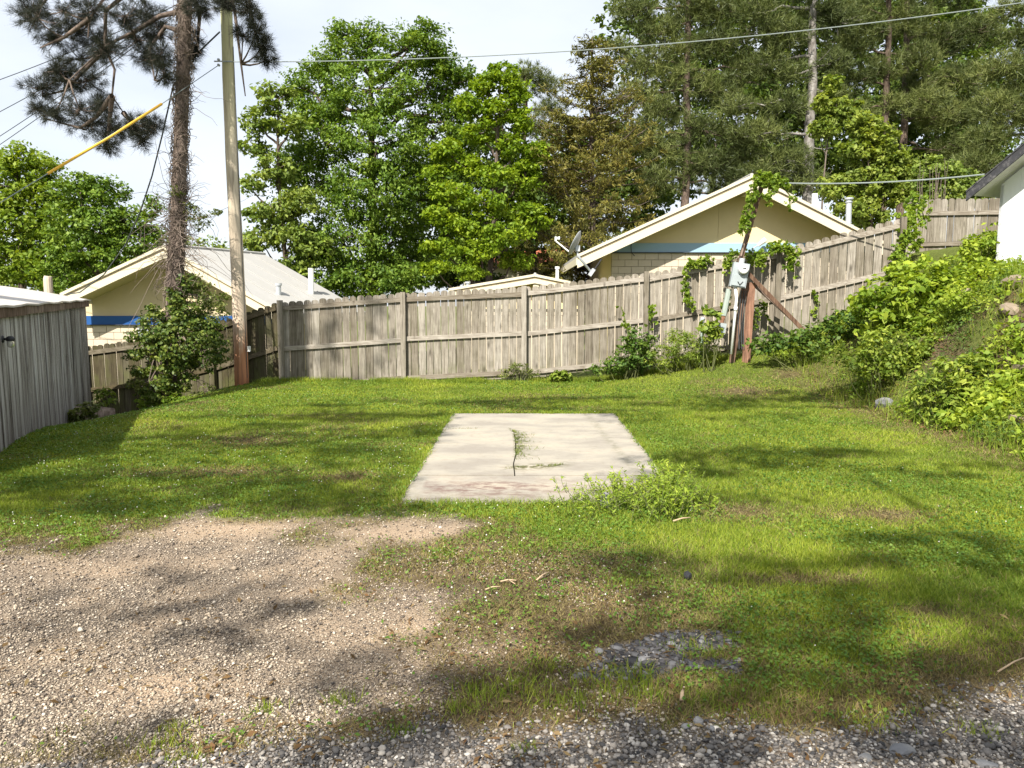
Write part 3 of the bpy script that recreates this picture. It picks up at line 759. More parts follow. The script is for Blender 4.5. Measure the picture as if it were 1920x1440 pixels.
# small far house between the two
YM = 26.0
PkM = at(1003, 514, YM)
house_m = gable_house('small_house', 'low cream roofed house showing just above the middle of the fence', PkM, (1, 0, 0), 160 * mpp(YM), 110 * mpp(YM), 0.165, 0.20,
                      (0.1, 1, 0), 6.0, 0.5, 2.3, 1.6, {'roof': 'roof', 'wall': 'stucco', 'band': 'stucco'}, (1.3, 1.6), 4, -1.2, fh=0.16)
t = at(1045, 500, YM + 0.6); MB().tube([t - Vector((0, 0, .6)), t], 0.06, 8).tube([t - Vector((0, 0, .08)), t], 0.085, 8).build('vent_pipe', M['pvc'], house_m)
t = at(877, 528, YM + 0.8); MB().tube([t - Vector((0, 0, .4)), t], 0.06, 8).tube([t - Vector((0, 0, .06)), t], 0.10, 8).build('vent_pipe', M['galv'], house_m)

# far brick house glimpsed through the trees
def brick_house():
    Y = 44.0; a = at(870, 500, Y); b = at(1075, 500, Y)
    root = empty('brick_house', ((a.x + b.x) / 2, Y, -1.5), 0, 'orange brick house glimpsed through the dark trees behind the small roof', 'house')
    zt = at(0, 466, Y).z; zm = at(0, 500, Y).z
    MB().box(((a.x + b.x) / 2, Y + 2, (zm - 2) / 2), (b.x - a.x, 4, zm + 2)).build('wall', M['fascia'], root)
    MB().prism([(a.x - .3, Y - .3, zm), (b.x + .3, Y - .3, zm), (b.x + .3, Y + 2, zt), (a.x - .3, Y + 2, zt)], (0, 0, 0.15)).build('roof', M['brick'], root)
    MB().prism([(a.x - .3, Y + 4.3, zm), (b.x + .3, Y + 4.3, zm), (b.x + .3, Y + 2.01, zt), (a.x - .3, Y + 2.01, zt)], (0, 0, 0.15)).build('roof', M['brick'], root)
    for k in range(3):
        x = a.x + (k + .7) * (b.x - a.x) / 3.6
        MB().box((x, Y - 0.02, 0.6), (0.9, 0.06, 1.2)).build('window', M['black'], root)
brick_house()

# white house at the right edge
def white_house():
    A = Vector((at(1873, 400, 12.0).x, 12.0, 0)); d = Vector((0.45, -0.89, 0)).normalized(); n = Vector((-d.y, d.x, 0)) * -1   # n points to the yard
    n = Vector((-0.89, -0.45, 0)).normalized()
    root = empty('white_house', (A.x, A.y, 1.6), 0, 'white house corner with dark shingled rake at the right edge above the bank', 'house')
    zt = at(1873, 347, 12.0).z; slope = 0.72; L = 4.0
    inn = -n
    # siding boards, vertical
    w = 0.30; k = 0; s = 0.0
    while s < L:
        e = min(s + w, L); a = A + d * s; b = A + d * (e - 0.002)
        za, zbq = zt + slope * s, zt + slope * e
        MB().prism([(a.x, a.y, 0.9), (b.x, b.y, 0.9), (b.x, b.y, zbq), (a.x, a.y, za)], inn * 0.05).build('siding_board', M['white'], root)
        s = e
    # side wall running back
    MB().prism([(A.x, A.y, .9), tuple(A + inn * 5)[:2] + (.9,), tuple(A + inn * 5)[:2] + (zt,), (A.x, A.y, zt)], d * 0.05).build('side_wall', M['white'], root)
    # roof overhanging the gable by 0.4 m and the eave by 0.3 m
    ov = 0.42; e0 = -0.27
    p0 = A + d * e0 + n * ov; p1 = A + d * L + n * ov
    z0 = zt + slope * e0 + 0.05; z1 = zt + slope * L + 0.05
    q = lambda p, z: Vector((p.x, p.y, z))
    back = inn * 5.5
    MB().hexa([q(p0, z0), q(p1, z1), q(p1 + back, z1), q(p0 + back, z0), q(p0, z0 + .03), q(p1, z1 + .03), q(p1 + back, z1 + .03), q(p0 + back, z0 + .03)]).build('soffit', M['soffit_w'], root)
    # shingle courses along the rake, each a piece
    st = 0.14; m = int((L - e0) / st)
    me = None
    for k in range(m):
        a = p0 + (p1 - p0) * (k / m); b = p0 + (p1 - p0) * ((k + 1.15) / m)
        za = z0 + (z1 - z0) * k / m + 0.035; zq = z0 + (z1 - z0) * (k + 1.15) / m + 0.035
        o = n * (0.03 + 0.012 * random.random())
        MB().hexa([q(a + o, za), q(b + o, zq + .004), q(b + back, zq + .004), q(a + back, za), q(a + o, za + .035), q(b + o, zq + .02), q(b + back, zq + .02), q(a + back, za + .035)]).build('shingle_course', M['shingle'], root)
    MB().prism([q(p0, z0 - .10), q(p1, z1 - .10), q(p1, z1 + .033), q(p0, z0 + .033)], n * 0.025).build('rake_board', M['shingle'], root)
white_house()

# ================================================================== FENCES
def picket_mesh(w, h, v):
    e = random.uniform(0.016, 0.022)
    pts = [(-w, 0), (w, 0), (w, h - 0.052), (w * .90, h - 0.028), (w * .62, h - 0.008), (w * .25, h), (-w * .25, h), (-w * .62, h - 0.008), (-w * .90, h - 0.028), (-w, h - 0.052)]
    return MB().prism([(x, 0, z) for (x, z) in pts], (0, 0.017, 0)).mesh('picket')
PH = 1.80
def fence_run(name, label, posts, pk_mat, rl_mat, H=PH, rails=(0.125, 0.92, 1.70), first_post=True, last_post=True, extra_post=0.06, seed=1, wp=0.0695, ph=None):
    """posts: (px, distance, tip py). Pickets stand behind the rails, posts in front."""
    rng = random.Random(seed)
    W = [at(a, c, b) for (a, b, c) in posts]
    root = empty(name, (W[0].x, W[0].y, W[0].z - H), 0, label, 'fence')
    meshes = [picket_mesh(wp * k, PH, 0) for k in (0.97, 1.0, 1.02)]
    for me in meshes: me.materials.append(pk_mat)
    for i, p in enumerate(W):
        if (i == 0 and not first_post) or (i == len(W) - 1 and not last_post): continue
        d = (W[min(i + 1, len(W) - 1)] - W[max(i - 1, 0)]); d.z = 0; d.normalize(); n = Vector((d.y, -d.x, 0))
        c = p + n * 0.072; g = gz1(c.x, c.y)
        ang = math.atan2(d.y, d.x) + rng.uniform(-.03, .03)
        top = p.z + rng.uniform(-0.05, -0.01) + extra_post
        b0 = min(g, p.z - H) - 0.3
        me = MB().box((0, 0, (top - b0) / 2), (0.095, 0.095, top - b0)).mesh('post', rl_mat if False else pk_mat)
        link('post', me, None, root, (c.x, c.y, b0), (rng.uniform(-.008, .008), rng.uniform(-.008, .008), ang))
    for a, b in zip(W[:-1], W[1:]):
        d = (b - a); hd = Vector((d.x, d.y, 0)); Lh = hd.length; hd.normalize(); n = Vector((hd.y, -hd.x, 0)); ang = math.atan2(hd.y, hd.x)
        k = max(1, round(Lh / 0.1465))
        for j in range(k):
            t = (j + .5) / k; p = a + d * t
            h = H * rng.uniform(0.99, 1.01)
            tip = p.z + rng.uniform(-.012, .012)
            lean = rng.uniform(-.006, .006)
            link('picket', rng.choice(meshes), None, root, (p.x, p.y + rng.uniform(0, .004), tip - h), (0, lean, ang + rng.uniform(-.05, .05)), (Lh / k / 0.1465 * rng.uniform(.95, 1.0), 1, h / PH))
        for r, rr in enumerate(rails):
            o = n * 0.021 - Vector((0, 0, rr + rng.uniform(-.012, .012)))
            e = hd * 0.025
            MB().bar(a + o + e, b + o - e + Vector((0, 0, rng.uniform(-.015, .015))), 0.038, 0.088, n).build('rail', rl_mat, root)
    return root
fence_run('wooden_fence', 'long weathered picket fence running across the back of the lawn', [(526, 14.62, 566), (755, 14.7, 549), (983, 14.65, 538), (1213, 14.5, 512), (1460, 14.05, 467), (1692, 13.55, 409)], M['fence'], M['rail'], seed=3)
fence_run('wooden_fence', 'shade-darkened mossy fence dropping downhill behind the ivy-covered pine', [(30, 15.9, 656), (160, 15.6, 650), (285, 15.3, 634), (400, 15.0, 606), (520, 14.64, 567)], M['fence_mossy_shaded'], M['rail_mossy'], H=1.72, first_post=True, last_post=False, seed=5)
fence_run('wooden_fence', 'upper fence section beside the white house with flat top line', [(1703, 16.6, 374), (1880, 16.6, 371), (2050, 16.6, 371)], M['fence'], M['rail'], H=1.8, rails=(0.32, 0.98, 1.65), extra_post=-0.20, seed=8)
fence_run('wooden_fence', 'short return of fence joining the sloping run to the upper section, hidden by creeper', [(1695, 13.62, 408), (1702, 16.5, 395)], M['fence'], M['rail'], H=1.8, first_post=False, last_post=False, seed=9)

# ================================================================== SHED at the left
def shed():
    A = Vector((-5.47, 7.9, 0)); B = Vector((-7.98, 13.9, 0)); d = (B - A).normalized(); n = Vector((d.y, -d.x, 0)); inn = -n
    A0 = A - d * 1.8
    L = (B - A0).length
    root = empty('board_shed', (A0.x, A0.y, -0.1), 0, 'grey weathered board shed with white roof at the left edge', 'shed')
    zt = lambda s: 1.44 + 0.105 * s / L
    rng = random.Random(4); s = 0.0; ang = math.atan2(d.y, d.x)
    while s < L - 0.01:
        w = min(rng.uniform(0.16, 0.24), L - s)
        if L - s - w < 0.05: w = L - s
        p = A0 + d * (s + w / 2); zb_ = gz1(p.x, p.y) - 0.12; h = zt(s) - zb_
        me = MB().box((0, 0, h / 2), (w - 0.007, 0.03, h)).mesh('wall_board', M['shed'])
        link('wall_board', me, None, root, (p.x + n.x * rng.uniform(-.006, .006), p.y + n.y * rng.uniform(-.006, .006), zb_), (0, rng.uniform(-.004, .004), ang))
        s += w
    c = (A0 + B) / 2 + inn * 0.03
    MB().hexa([Vector((p.x, p.y, -1.0)) for p in (A0 + inn * .02, B + inn * .02, B + inn * .08, A0 + inn * .08)] + [Vector((p.x, p.y, 1.40)) for p in (A0 + inn * .02, B + inn * .02, B + inn * .08, A0 + inn * .08)]).build('wall_core', M['black'], root)
    e = B + inn * 4.0
    MB().prism([(B.x, B.y, -1.1), (e.x, e.y, -1.1), (e.x, e.y, 1.45), (B.x, B.y, 1.45)], d * -0.03).build('end_wall', M['shed'], root)
    # fascia strip, ragged, in three lengths
    for (s0, s1) in ((0, 2.9), (2.91, 5.7), (5.71, L + 0.06)):
        a = A0 + d * s0 + n * 0.045; b = A0 + d * s1 + n * 0.045
        MB().bar((a.x, a.y, zt(s0) - .02), (b.x, b.y, zt(s1) - .03), 0.035, 0.11, n).build('fascia_strip', M['wood_old'], root)
    # roof sheet rising away from the yard, with a soft roll at its edge
    V = []; Fq = []; ns = 24; nt_ = 10
    for i in range(ns + 1):
        s = (L + 0.10) * i / ns
        for j in range(nt_ + 1):
            t = 2.6 * j / nt_; p = A0 + d * s + n * 0.09 + inn * t
            V.append((p.x, p.y, zt(s) + 0.05 + 0.19 * t * (1 - 0.08 * t) + 0.008 * math.sin(s * 5 + t * 3)))
    for i in range(ns):
        for j in range(nt_):
            a = i * (nt_ + 1) + j; Fq.append((a, a + nt_ + 1, a + nt_ + 2, a + 1))
    nb = len(V); V += [(x, y, z - 0.022) for (x, y, z) in V]
    Fq += [tuple(nb + k for k in f[::-1]) for f in Fq[:ns * nt_]]
    ring = [i * (nt_ + 1) for i in range(ns + 1)] + [ns * (nt_ + 1) + j for j in range(1, nt_ + 1)]
    Fq += [(ring[k + 1], ring[k], nb + ring[k], nb + ring[k + 1]) for k in range(len(ring) - 1)]
    MB().add(V, Fq).build('roof', M['shedroof'], root)
    # jar lamp on the wall: thing of its own
    p = A + d * 0.02; c = Vector((p.x, p.y, at(12, 636, p.y).z)) + n * 0.015; q = 0.72
    lr = empty('wall_lamp', tuple(c), 0, 'small black wall lamp with glass jar on the grey shed', 'wall lamp')
    S = lambda pr: [(a * q, b * q) for (a, b) in pr]
    MB().lathe(S([(0.0, 0.03), (0.05, 0.028), (0.058, 0.0)]), c, n, 14).build('wall_plate', M['black'], lr, True)
    MB().tube([c + n * .02 * q, c + n * .08 * q, c + n * .105 * q - Vector((0, 0, .012))], 0.018 * q, 8).build('arm', M['black'], lr, True)
    k = c + n * 0.11 * q
    MB().lathe(S([(0.0, 0.045), (0.03, 0.042), (0.058, 0.02), (0.062, -0.025), (0.05, -0.03)]), k, (0, 0, 1), 16).build('cap', M['black'], lr, True)
    MB().lathe(S([(0.046, -0.03), (0.050, -0.06), (0.047, -0.10), (0.030, -0.125), (0.0, -0.13)]), k, (0, 0, 1), 16).build('glass_jar', M['glass'], lr, True)
shed()

# ================================================================== UTILITY POLE, WIRES
def pole():
    b = Vector((at(453, 717, 14.2).x, 14.2, 0)); g = gz1(b.x, b.y)
    root = empty('utility_pole', (b.x, b.y, g), 0, 'tall weathered wooden utility pole beside the fence corner', 'utility pole')
    pts = []; rr = []
    for i in range(24):
        t = i / 23; z = -0.3 + 10.6 * t
        pts.append((b.x + 0.01 * math.sin(t * 9), b.y + 0.01 * math.cos(t * 7), z)); rr.append(0.132 - 0.045 * t + 0.003 * math.sin(i * 2.1))
    o = MB().tube(pts, rr, 18).build('pole_shaft', M['pole'], root, True)
    c = at(466, 654, 14.12)
    MB().box(c + Vector((0.01, 0, 0)), (0.045, 0.06, 0.10)).build('tag_box', M['pvc'], root)
    MB().tube([(b.x + .125, b.y - .04, 0.1), (b.x + .12, b.y - .04, 3.0), (b.x + .11, b.y - .04, 6.2)], 0.008, 5).build('ground_wire', M['wire'], root)
    h = at(418, 115, 14.05)
    MB().bar(h - Vector((.16, 0, 0)), h + Vector((.16, 0, 0)), 0.02, 0.02).build('bolt', M['galv'], root)
    for py in (112, 122):
        h2 = at(410, py, 14.05); MB().lathe([(0.0, .03), (.02, .028), (.026, 0), (.02, -.028), (0, -.03)], h2, (0, -1, 0), 8).build('insulator', M['galv'], root)
    return b
pole_b = pole()
def cable(name, label, pts, r, mat, cat='cable'):
    P = []
    for i in range(len(pts) - 1):
        P.append(Vector(pts[i]))
    P.append(Vector(pts[-1]))
    o = MB().tube(P, r, 5).build(name, mat); tag(o, label, cat); return o
def span(a, b, sag, n=24):
    a = Vector(a); b = Vector(b)
    return [a + (b - a) * (i / (n - 1)) - Vector((0, 0, sag * 4 * (i / (n - 1)) * (1 - i / (n - 1)))) for i in range(n)]
pt = at(418, 116, 14.05)
cable('overhead_cable', 'single pale overhead cable crossing the whole picture from the pole to the right', span(pt, at(2200, -40, 13.0), 0.35, 40), 0.009, M['paleline'])
# guy with yellow guard
gy0 = at(410, 122, 14.1); gy1 = at(303, 195, 12.6); gy2 = at(90, 325, 10.2); gy3 = at(-560, 722, 6.2)
guy = empty('guy_wire', tuple(gy3), 0, 'guy wire with bright yellow guard sloping left from the pole', 'guy wire')
MB().tube([gy0, gy1, gy2, gy3], 0.007, 5).build('wire_strand', M['paleline'], guy)
MB().tube([gy1, gy1 * .5 + gy2 * .5 - Vector((0, 0, .02)), gy2], [0.021, 0.02, 0.018], 8).build('yellow_guard', M['yellow'], guy, True)
top = Vector((pole_b.x, pole_b.y, 9.3))
for i, (px0, py0, px1, py1, lab) in enumerate(((-120, 190, 330, 0, 'uppermost of the thin dark wires crossing the sky at the upper left'),
                                           (-120, 270, 330, 6, 'second of the thin dark wires from the top at the upper left'),
                                           (-120, 330, 335, 10, 'third of the thin dark wires from the top at the upper left'),
                                           (-120, 350, 320, 25, 'lowest of the thin dark wires crossing the sky at the upper left'))):
    a = at(px0, py0, 16.0 + i); e = at(px1, py1, 14.4 + .1 * i)
    d = (e - a); e2 = top + Vector((0, .1, -0.25 * i))
    cable('overhead_wire', lab, span(a, e2 * .0 + a + d * 1.25, 0.14, 18), 0.008, M['wire'], 'wire')
cable('service_drop', 'dark cable drooping from the pole down past the pine to the beige house', [at(*p) for p in ((412, 60, 14.3), (360, 110, 14.9), (325, 160, 15.4), (305, 250, 16), (285, 330, 16.6), (262, 400, 17.4), (235, 460, 18.2), (195, 515, 19.2), (150, 548, 20.0), (125, 552, 20.4))], 0.016, M['wire'])
cable('service_cable', 'pale cable strung from the leaning mast to the white house eave', span(at(1462, 343, 13.6), at(1846, 327, 12.0), 0.06, 14), 0.012, M['paleline'])

# stub post behind the shed
sp = at(92, 560, 14.9)
o = MB().tube([(sp.x, sp.y, -0.9), (sp.x, sp.y, at(92, 518, 14.9).z - .06), (sp.x + .01, sp.y, at(92, 518, 14.9).z)], [0.085, 0.08, 0.07], 12).build('stub_post', M['pole'])
tag(o, 'short grey wooden post standing behind the shed roof', 'post')

# ================================================================== SATELLITE DISH
def dish():
    Y = 20.8
    foot = at(1110, 512, Y); el = at(1083, 479, Y); hd = at(1081, 470, Y)
    root = empty('satellite_dish', tuple(foot), 0, 'grey satellite dish on a bent mast beside the cream eave', 'satellite dish')
    MB().tube([foot, el, at(1082, 468, Y)], 0.035, 8).build('mast', M['galv'], root, True)
    MB().box(foot + Vector((-.01, 0, .02)), (0.10, 0.12, 0.22), M3=Matrix.Rotation(R(35), 3, 'Y')).build('foot_plate', M['galv'], root)
    MB().bar(foot, at(1128, 486, Y + .5), 0.03, 0.03).build('stay', M['black'], root)
    c = at(1078, 456, Y); ax = Vector((-0.90, 0.22, 0.46)).normalized()
    prof = [(0.0, -0.075)] + [(0.36 * k / 8, -0.075 + 0.085 * (k / 8) ** 2) for k in range(1, 9)] + [(0.37, 0.012), (0.36, 0.0), (0.25, -0.055), (0.0, -0.095)]
    MB().lathe(prof, c, ax, 28).build('reflector', M['dish'], root, True)
    MB().box(at(1083, 466, Y), (0.12, 0.14, 0.16)).build('bracket', M['galv'], root)
    lnb = at(1042, 452, Y)
    MB().tube([at(1072, 476, Y), lnb], 0.02, 6).build('feed_arm', M['pvc'], root)
    MB().tube([lnb, lnb + Vector((0.0, 0, .12))], 0.03, 8).tube([lnb + Vector((0.02, 0, .07)), lnb + Vector((0.11, 0, .075))], [0.03, 0.05], 8).build('feed_horn', M['pvc'], root)
dish()

# ================================================================== LEANING METER MAST
def meter():
    Y = 13.55
    A_ = lambda px, py, dy=0.0: at(px, py, Y + dy)
    base = A_(1400, 645); g = gz1(base.x, base.y)
    root = empty('meter_mast', (base.x, base.y, g), 0, 'leaning brown service mast with grey electric meter box and brace', 'meter mast')
    sd = Vector((1, 0, 0.1))
    MB().bar(A_(1376, 530, .05), A_(1432, 335, .0), 0.075, 0.075).build('mast', M['mast'], root)
    MB().bar(A_(1389, 480, -.05), A_(1400, 440, -.05), 0.03, 0.03).build('mast_cleat', M['wood_old'], root)
    b = A_(1399, 650, .02); b.z = min(b.z, g) - 0.2
    MB().bar(b, A_(1409, 530, .04), 0.11, 0.10).build('short_post', M['redpost'], root)
    MB().bar(A_(1372, 660, .12) - Vector((0, 0, .2)), A_(1398, 530, .1), 0.09, 0.09).build('back_post', M['mast'], root)
    e = A_(1512, 614, -.25); e.z -= .1
    MB().bar(A_(1402, 512, -.02), e, 0.07, 0.07).build('brace', M['mast'], root)
    MB().bar(A_(1415, 535, .1), A_(1500, 612, .15), 0.05, 0.05).build('brace', M['wood_old'], root)
    # meter box leaning with the mast
    c = A_(1386, 516, -.13); rot = Matrix.Rotation(R(9), 3, 'Y') @ Matrix.Rotation(R(-6), 3, 'Z')
    box = MB().box(c, (0.28, 0.13, 0.43), M3=rot).build('meter_box', M['meter'], root)
    MB().box(c + rot @ Vector((0, -0.075, -0.10)), (0.24, 0.02, 0.19), M3=rot).build('cover', M['meter'], box)
    f = c + rot @ Vector((0.035, -0.07, 0.10)); ax = rot @ Vector((0, -1, 0))
    MB().lathe([(0.095, 0.0), (0.095, 0.03), (0.085, 0.035)], f, ax, 20).build('meter_ring', M['galv'], box, True)
    MB().lathe([(0.082, 0.03), (0.080, 0.09), (0.068, 0.105), (0.0, 0.108)], f, ax, 20).build('meter_glass', M['pvc'], box, True)
    MB().box(f + rot @ Vector((0.0, -0.109, 0.02)), (0.06, 0.004, 0.022), M3=rot).build('dial_window', M['black'], box)
    MB().tube([c + rot @ Vector((-.02, -.09, -.12)), c + rot @ Vector((.02, -.105, -.17)), c + rot @ Vector((.07, -.09, -.11))], 0.008, 5).build('hasp', M['black'], box)
    MB().tube([c + rot @ Vector((0, 0, .21)), c + rot @ Vector((0, 0.0, .30))], 0.05, 10).build('hub', M['galv'], box)
    # conduits
    fz = A_(1371, 664, -.12)
    MB().tube([c + rot @ Vector((-.03, 0, -.21)), A_(1381, 560, -.13), fz], 0.027, 8).tube([A_(1379.6, 575, -.13), A_(1379, 583, -.13)], 0.034, 8).build('white_conduit', M['pvc'], root, True)
    MB().tube([A_(1367, 542, -.05), A_(1357, 592, -.05)], 0.05, 8).build('green_duct', M['duct'], root)
    MB().tube([A_(1357, 592, -.05), A_(1353, 606, -.05)], 0.035, 8).build('duct_neck', M['redpost'], root)
    MB().box(A_(1353, 616, -.06), (0.13, 0.12, 0.20), M3=rot).build('lower_box', M['meter'], root)
    for k, dx in enumerate((0, 5, 9)):
        MB().tube([A_(1390 + dx, 545, -.02), A_(1384 + dx, 600, .03), A_(1386 + dx, 655, .0)], 0.009, 5).build('cable', M['wire'], root)
meter()
ox = at(1317, 600, 13.9)
o = empty('valve_box', (ox.x, ox.y, gz1(ox.x, ox.y)), 0, 'small pale blue valve fitting standing among weeds at the fence', 'valve')
MB().tube([(ox.x, ox.y, gz1(ox.x, ox.y) - .1), tuple(ox)], 0.03, 8).build('riser', M['duct'], o)
MB().lathe([(0.0, 0.06), (0.03, 0.055), (0.045, 0.02), (0.045, -0.06), (0.03, -0.08)], ox, (0.3, -0.2, 1), 12).build('valve_body', M['meter'], o, True)

# ================================================================== TREES
def trunk_mesh(base, top, r0, r1, limbs, mat, rng, bend=0.15, extra=None, n=9):
    mb = MB()
    b = np.array(base, float); t = np.array(top, float)
    path = curve_pts(b, t, rng.normal(size=3) * bend * [1, 1, 0], 10, 0.0)
    path = [p + rng.normal(size=3) * [0.03, 0.03, 0] for p in path]
    rad = [r0 * (1 - k / 9) + r1 * k / 9 for k in range(10)]; rad[0] *= 1.35
    mb.tube(path, rad, n)
    P = np.array(path)
    for (e, r, lift) in limbs:
        e = np.array(e, float)
        # leaves the trunk below the lobe it carries
        zt = np.clip(e[2] - lift, b[2] + 0.25 * (t[2] - b[2]), t[2] - 0.1)
        k = int(np.clip(np.searchsorted(P[:, 2], zt), 1, 9)); f = (zt - P[k - 1, 2]) / max(1e-6, P[k, 2] - P[k - 1, 2])
        s = P[k - 1] * (1 - f) + P[k] * f
        pts = curve_pts(s, e, (0, 0, -0.12 * np.linalg.norm(e - s) * 0.5), 7, 0.04 * np.linalg.norm(e - s), rng)
        mb.tube(pts, [r * (1 - 0.75 * q / 6) for q in range(7)], 5, False)
    return mb
def broadleaf(name, label, base, Y, blobs, mat, leaf, dens=2.6, crad=0.55, n_per=26, r0=0.25, bark='bark', seed=1, group=None, depth=None, cat='tree', top=None, twigs=60, **kw):
    rng = np.random.default_rng(seed)
    C, Rr = pxblobs(blobs, Y, depth)
    P, Q = fill_clumps(C, Rr, dens * 1.6, crad * .92, seed, .35)
    bx, by = base; g = gz1(bx, by)
    root = empty(name, (bx, by, g), 0, label, cat, group)
    hi = C[np.argmax(C[:, 2])] if top is None else np.array(top)
    limbs = [(c, r0 * 0.42, 0.35 * np.hypot(c[0] - bx, c[1] - by) + 0.6) for c in C]
    mb = trunk_mesh((bx, by, g - 0.3), (hi[0], hi[1], hi[2]), r0, r0 * 0.2, limbs, mat, rng)
    for k in rng.choice(len(P), min(twigs, len(P)), replace=False):      # branchlets to some clumps
        i = np.argmin(((C - P[k]) ** 2).sum(1))
        mb.tube(curve_pts(C[i], P[k], rng.normal(size=3) * 0.1, 4), [r0 * 0.13, r0 * 0.10, r0 * 0.07, r0 * 0.03], 4, False)
    mb.build('trunk', M[bark], root, True)
    V, Fc = cloud(P, Q, n_per * 1.25, leaf, seed + 50, center=C.mean(0), **kw)
    link('crown', fast_mesh('crown', V, Fc, M[mat]), None, root)
    return root

BACK = 'trees beyond the fence'
# the large oak in the middle, and its paler neighbour
broadleaf('oak_tree', 'tall dense dark green oak left of centre behind the fence', (at(690, 500, 31).x, 31.5), 31.0,
          [(650, 95, 55, 45), (765, 95, 75, 45), (600, 165, 60, 50, 1), (700, 170, 90, 60, -1), (810, 160, 60, 50, 1), (600, 255, 70, 55, -1), (710, 270, 90, 60, -1.5), (820, 250, 60, 55, 1),
           (590, 345, 70, 55, -1), (700, 370, 100, 60, -1.5), (640, 450, 90, 55, -2), (740, 450, 60, 60, 0), (600, 515, 110, 45, -2), (700, 525, 90, 40, -2), (800, 350, 50, 70, 1.5), (560, 300, 40, 30, -.5), (570, 210, 36, 28), (690, 60, 30, 20), (810, 75, 30, 22), (850, 130, 36, 28, .5), (860, 200, 30, 30, .5), (870, 270, 44, 36, .8), (850, 330, 40, 40, .8), (555, 160, 26, 22), (640, 60, 24, 18), (790, 60, 26, 18), (760, 330, 50, 36, -1), (880, 150, 24, 20, .8), (770, 500, 60, 36, -1), (850, 450, 40, 50, 1)],
          'oak', 0.155, dens=2.2, crad=0.50, n_per=44, r0=0.30, seed=21, group=BACK, aspect=.48, droop=.8)
broadleaf('pale_oak_tree', 'loose yellow-green tree just right of the utility pole', (at(560, 520, 28).x, 28.5), 28.0,
          [(520, 185, 35, 28), (490, 225, 36, 28), (545, 240, 30, 25), (475, 275, 26, 22), (515, 320, 38, 30), (470, 345, 24, 18), (505, 400, 45, 32), (545, 445, 50, 32), (490, 455, 36, 24), (590, 470, 45, 30), (545, 510, 50, 25), (560, 380, 40, 35)],
          'oak_light', 0.17, dens=2.0, crad=0.38, n_per=26, r0=0.14, seed=22, group=BACK)
broadleaf('maple_tree', 'bright yellow-green leafy tree at the centre beside the brown cedar', (at(900, 540, 28).x, 28.6), 28.0,
          [(940, 140, 30, 22), (905, 160, 26, 18), (965, 175, 28, 24), (880, 200, 34, 22), (930, 215, 36, 24), (980, 225, 22, 26), (900, 250, 30, 20), (965, 275, 34, 22), (840, 285, 34, 22), (880, 310, 28, 18), (815, 325, 26, 18), (925, 330, 34, 22, -.6), (985, 330, 30, 30),
           (850, 365, 40, 22, -.8), (910, 385, 44, 24, -1), (975, 395, 36, 24), (820, 405, 30, 18, -1), (870, 425, 36, 20, -1), (945, 440, 50, 24, -1), (1000, 415, 26, 30), (830, 465, 36, 18, -1), (895, 470, 40, 20, -1), (965, 490, 34, 18), (815, 500, 28, 14, -1), (880, 510, 34, 14, -1), (1005, 290, 22, 26)],
          'maple', 0.145, dens=2.2, crad=0.32, n_per=32, r0=0.17, seed=23, group=BACK)
# left trees
broadleaf('leafy_tree', 'bright green tree at the far left above the shed', (at(20, 560, 36).x, 36.0), 36.0,
          [(30, 300, 55, 28), (85, 315, 40, 26), (15, 350, 60, 40), (80, 370, 55, 40), (30, 420, 70, 45), (95, 440, 55, 40), (20, 490, 60, 40), (80, 500, 60, 40), (-50, 400, 60, 80)],
          'lefttree', 0.20, dens=2.2, crad=0.55, n_per=30, r0=0.2, seed=24, group=BACK)
broadleaf('leafy_tree', 'rounded mid-green tree behind the beige house left gable', (at(190, 560, 33).x, 34.0), 33.5,
          [(150, 355, 45, 28), (195, 365, 45, 30), (130, 410, 50, 36), (190, 425, 60, 40), (240, 420, 45, 34), (150, 470, 60, 38), (220, 480, 60, 36), (275, 455, 38, 32), (120, 515, 50, 30), (285, 385, 14, 20)],
          'oak', 0.17, dens=2.2, crad=0.48, n_per=34, r0=0.18, seed=25, group=BACK)
broadleaf('low_tree', 'low pale green tree between the pine trunk and the far left trees', (at(120, 560, 42).x, 43.0), 42.5,
          [(40, 540, 80, 45), (150, 530, 80, 40), (250, 510, 60, 45), (330, 480, 50, 35), (400, 470, 40, 22), (-40, 500, 70, 70)],
          'oak_light', 0.24, dens=2.0, crad=0.65, n_per=26, r0=0.15, seed=26, group=BACK)

